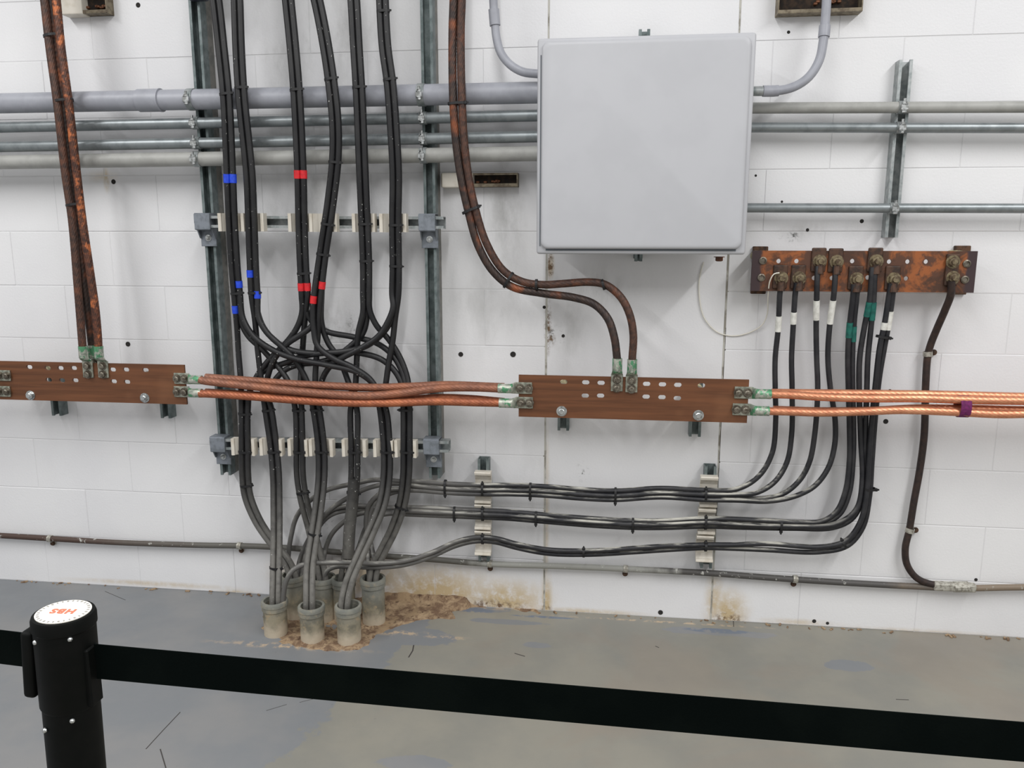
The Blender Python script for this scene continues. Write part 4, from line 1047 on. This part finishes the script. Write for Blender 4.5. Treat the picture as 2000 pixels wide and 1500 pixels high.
sweep('cable_sleeve', sl, .0205, 'black', None, 18, label='broad black sleeve around the fifth lower cable bundle above the stubs', cat='sleeve')
# thick brown cable
BRN = [(1858, 548, .115), (1857, 575, .105), (1846, 605, .08), (1830, 642, .05), (1818, 672, .035), (1812, 695, .03), (1808, 750, .03), (1805, 850, .03), (1796, 920, .03), (1785, 980, .03), (1776, 1035, .03), (1768, 1072, .03),
       (1772, 1104, .03), (1792, 1130, .03), (1825, 1142, .03), (1870, 1144, .03)]
pb = path3(BRN, .012)
o = sweep('ground_cable', pb, .0118, 'brown_cable', None, 14, label='thick dark brown cable dropping from the right end of the rusty busbar', cat='cable')
bm = BM(); c = P(1858, 527, .10); box(bm, Vector((c.x, -.1045, c.z)), (.040, .009, .10), None, .003, 2); lg = part('lug', bm, 'lug_old', o, label='corroded brown lug')
for b in (511, 542):
    c = P(1859, b, .10); bm = BM(); hexbolt(bm, Vector((c.x, -.109, c.z)), OUTW, .016, .011, True, .008); part('bolt', bm, 'bolt_old', lg)
# cable running along the foot of the wall
FOOT = [(-560, 1018), (-150, 1038), (0, 1046), (100, 1052), (240, 1060), (400, 1065), (470, 1066), (560, 1070), (700, 1082), (850, 1093), (950, 1101), (1100, 1106), (1220, 1111), (1380, 1119), (1500, 1128), (1650, 1138), (1800, 1146), (1870, 1149), (2000, 1147), (2150, 1150), (2500, 1158)]
def m_foot():
    k = NT('painted_grey_brown_sheath'); v = k.pos(); x = k.n('ShaderNodeSeparateXYZ', Vector=v).outputs[0]
    n = k.noise(v, 12, 4); gx = k.math('ADD', x, k.math('MULTIPLY', n, 0.5))
    col = k.mix(k.ramp(gx, -2.0, -1.2), rgb(72, 54, 46), rgb(92, 90, 84))
    col = k.mix(k.ramp(gx, -.35, -.15), col, rgb(150, 150, 144))
    col = k.mix(k.ramp(gx, .35, .55), col, rgb(76, 74, 72))
    col = k.mix(k.ramp(gx, 1.2, 1.5), col, rgb(126, 112, 96))
    col = k.mix(k.ramp(k.noise(v, 45, 3), .62, .70), col, rgb(176, 176, 170)); return k.fin(col, .55)
M['foot'] = m_foot()
pf = path3([(a, b, .026) for a, b in FOOT], .02)
sweep('ground_cable', pf, .0112, 'foot', None, 12, label='grey brown cable clipped along the foot of the white wall', cat='cable')
bm = BM(); a, b = P(1822, 1145, .03), P(1905, 1146, .03)
box(bm, (a+b)/2, ((b-a).length, .03, .030), None, .006, 2); cyl(bm, P(1862, 1146, .03), P(1890, 1146, .03), .019, 14)
part('cable_connector', bm, 'clip', label='whitened crimp connector joining the brown cable to the foot cable', cat='connector')
def clip(px, py, d, r, ang, label, tab=1, tdown=True):
    c = P(px, py, d); t = Vector((math.cos(math.radians(ang)), 0, -math.sin(math.radians(ang)))); n = OUTW; s = n.cross(t)*tab
    e = empty('cable_clip', (c.x, 0, c.z), label, 'cable clip', 'metal clips holding the wall cables'); bm = BM(); A = []
    for k in range(20):
        a = 2*math.pi*k/20; q = s*math.cos(a)+n*math.sin(a)
        A.append([bm.verts.new(c+q*(r+.0004)-t*.008), bm.verts.new(c+q*(r+.0004)+t*.008), bm.verts.new(c+q*(r+.003)+t*.008), bm.verts.new(c+q*(r+.003)-t*.008)])
    for k in range(20):
        u, v = A[k], A[(k+1) % 20]
        for j in range(4): bm.faces.new((u[j], u[(j+1) % 4], v[(j+1) % 4], v[j]))
    q = c+s*(r+.010); q.y = -.006; box(bm, q, (.016, .010, .024), frame((t, n, s)), .001)
    part('clip_band', bm, 'clip', e, smooth=40)
    bm = BM(); q.y = -.011; hexbolt(bm, q+s*.004, n, .0075, .006); part('screw', bm, 'rust', e)
for px, py, nm in [(98, 1052, 'far left on the foot cable'), (468, 1066, 'on the foot cable left of the floor stubs'), (957, 1101, 'on the foot cable below the left saddle stack'),
                   (1222, 1111, 'on the foot cable below the middle of the smooth pier'), (1553, 1131, 'on the foot cable right of the right saddle stack')]:
    clip(px, py, .026, .0112, 3, f'metal cable clip {nm}', -1)
clip(1812, 691, .03, .0118, 84, 'metal cable clip on the brown cable above the copper pair', 1)
clip(1777, 1036, .03, .0118, 100, 'metal cable clip on the brown cable near its lower bend', 1)
# thin white wire
sweep('thin_wire', path3([(1522, 533, .115), (1512, 535, .118), (1504, 548, .112), (1500, 580, .08), (1498, 615, .03), (1488, 635, .015), (1462, 650, .008), (1430, 656, .005), (1400, 648, .005), (1376, 622, .005), (1367, 590, .005), (1366, 545, .005), (1374, 512, .005)], .012), .0021, 'white_wire', None, 8,
      label='thin white wire looping from the rusty busbar onto the wall', cat='wire')
RG = 'cable ties on the cables running right'
def rtie(px, py, d, w, ang, label, tail=1, th=.016): tie_px(px, py, d, ang, w, label, RG, th, tail)
rtie(1724, 658, .086, 24, -8, 'black cable tie under the white tapes of the rightmost cable pair', 1)
rtie(1698, 955, .082, 22, 2, 'black cable tie on the rightmost vertical cables above their bend', 1)
rtie(1648, 1062, .082, 20, -60, 'black cable tie on the bottom side run at its right bend', -1)
rtie(1525, 1026, .084, 22, 90, 'black cable tie on the middle side run near its right bend', -1)
for k, (px, ys) in enumerate([(943, (956, 1004, 1053)), (1378, (966, 1021, 1067))]):
    for j, y in enumerate(ys):
        rtie(px, y, .084, 26 if j < 2 else 18, 90, f'cable tie holding the {["top", "middle", "bottom"][j]} side run in the {["left", "right"][k]} saddle stack', 1, .019)
for px, py, nm in [(870, 952, 'top side run near the right strut upright foot'), (1036, 958, 'top side run at the left joint of the pier'), (1202, 967, 'top side run at the middle of the pier')]:
    rtie(px, py, .084, 30, 90, f'black cable tie on the {nm}', -1)
for px, py, nm in [(888, 1002, 'middle side run left of the left saddle stack'), (1047, 1011, 'middle side run at the left joint of the pier'), (1236, 1024, 'middle side run at the middle of the pier')]:
    rtie(px, py, .084, 24, 90, f'black cable tie on the {nm}', -1)
rtie(1140, 1079, .084, 18, 90, 'black cable tie on the bottom side run at the middle of the pier', 1)

# ---------------------------------------------------------------- barrier post with belts
TOPC = CAM+ray(124, 1196)*.955
ax = (Vector((0.02, 0.0, 1.0))).normalized()
st = empty('barrier_post', (TOPC.x-ax.x*TOPC.z, TOPC.y, 0), 'black belt barrier post with a white round label on top', 'barrier post')
B0 = Vector((TOPC.x-ax.x*TOPC.z, TOPC.y, 0)); H = TOPC.z
def pp(h): return B0+ax*h
bm = BM(); lathe(bm, B0, ax, [(.001, 0), (.16, 0), (.165, .006), (.16, .014), (.06, .03), (.034, .035)], 40); part('base', bm, 'rubber_black', st, smooth=40)
bm = BM(); cyl(bm, pp(.03), pp(H-.05), .0315, 36); part('tube', bm, 'rubber_black', st, smooth=40)
bm = BM(); lathe(bm, pp(H-.115), ax, [(.0322, 0), (.0335, .003), (.0335, .098), (.0350, .100), (.0350, .111), (.0335, .115), (.0305, .1155), (.001, .1155)], 40); part('head', bm, 'rubber_black', st, smooth=35)
bm = BM(); lathe(bm, pp(H+.0006), ax, [(.0300, 0), (.0300, .0010), (.001, .0010)], 40); disc = part('label_disc', bm, 'label', st, label='white round label with red letters')
u1 = Vector((1, .12, 0)); u1 = (u1-ax*u1.dot(ax)).normalized(); v1 = ax.cross(u1)
for i in range(30):                         # small print running round the rim of the label
    bm = BM() if i == 0 else bm
    a = 2*math.pi*i/30; q = pp(H+.0019)+u1*(.0268*math.cos(a))+v1*(.0268*math.sin(a)); rd = u1*math.cos(a)+v1*math.sin(a); tg = ax.cross(rd)
    box(bm, q, (.0030, .0015 if i % 3 else .0022, .0002), frame((rd, tg, ax)))
part('small_print', bm, 'label_grey', disc, kind='stuff')
tc = bpy.data.curves.new('lettering', 'FONT'); tc.body = 'HBS'; tc.size = .0150; tc.align_x = 'CENTER'; tc.align_y = 'CENTER'; tc.extrude = .0002; tc.offset = .0005; tc.space_character = 1.15
to = bpy.data.objects.new('lettering_source', tc); COL.objects.link(to)
dg = bpy.context.evaluated_depsgraph_get(); me = bpy.data.meshes.new_from_object(to.evaluated_get(dg)); COL.objects.unlink(to); bpy.data.objects.remove(to)
me.transform(Matrix.Translation(pp(H+.0020)) @ frame((-u1, -v1, ax))); me.materials.clear(); link('lettering', me, disc, None, M['label_red'])
for hx, hh in ((-.42, H-.024), (.62, H-.020), (-.35, H-.135), (.5, H-.122)):
    a = math.radians(-90)+hx*1.25; q = pp(hh)+X*math.cos(a)*.0335+Y*math.sin(a)*.0335; n = (X*math.cos(a)+Y*math.sin(a))
    bm = BM(); lathe(bm, q-n*.001, n, [(.0001, .0035), (.0022, .003), (.003, .001), (.003, 0)][::-1], 12); part('screw', bm, 'bright', st, smooth=60)
bm = BM(); a = pp(H-.045)+X*.034; b_ = pp(H-.108)+X*.034
box(bm, (a+b_)/2+Vector((-.004, -.002, 0)), (.012, .022, .074), None, .002); part('belt_slot', bm, 'rubber_black', st)
BW = .0445; hz = pp(H-.060)+X*.036
pR = CAM+ray(2000, 1450)*.835; pR.z = hz.z-.012
dirR = (pR-hz); e2 = hz+dirR*1.6
bm = BM(); n = 24; rows = []
def ribbon(bm, a, b, wdt, sag, n=24, th=.0014):
    rows = []; t = (b-a).normalized(); s = Z.cross(t).normalized()
    for i in range(n+1):
        q = a.lerp(b, i/n)-Z*(sag*4*(i/n)*(1-i/n))
        rows.append([bm.verts.new(q+Z*h+s*w_) for h, w_ in ((wdt/2, -th/2), (wdt/2, th/2), (-wdt/2, th/2), (-wdt/2, -th/2))])
    for p, q in zip(rows, rows[1:]):
        for j in range(4): bm.faces.new((p[j], p[(j+1) % 4], q[(j+1) % 4], q[j]))
    bm.faces.new(rows[0]); bm.faces.new(rows[-1])
ribbon(bm, hz, e2, BW, .004); part('belt', bm, 'belt', st)
# belt arriving from the left with its end clip
hl_ = pp(H-.052)-X*.040; e3 = hl_+Vector((-.55, .04, .003))
be2 = empty('barrier_belt', hl_, 'black belt from the left clipped into the barrier post', 'belt')
bm = BM(); ribbon(bm, hl_-X*.004, e3, BW, .0, 8); part('webbing', bm, 'belt', be2)
bm = BM(); c = hl_+X*.002
box(bm, c+Vector((-.002, -.006, -.010)), (.016, .024, .085), Matrix.Rotation(.06, 4, 'Y'), .005, 3); part('clip', bm, 'rubber_black', be2, smooth=40)
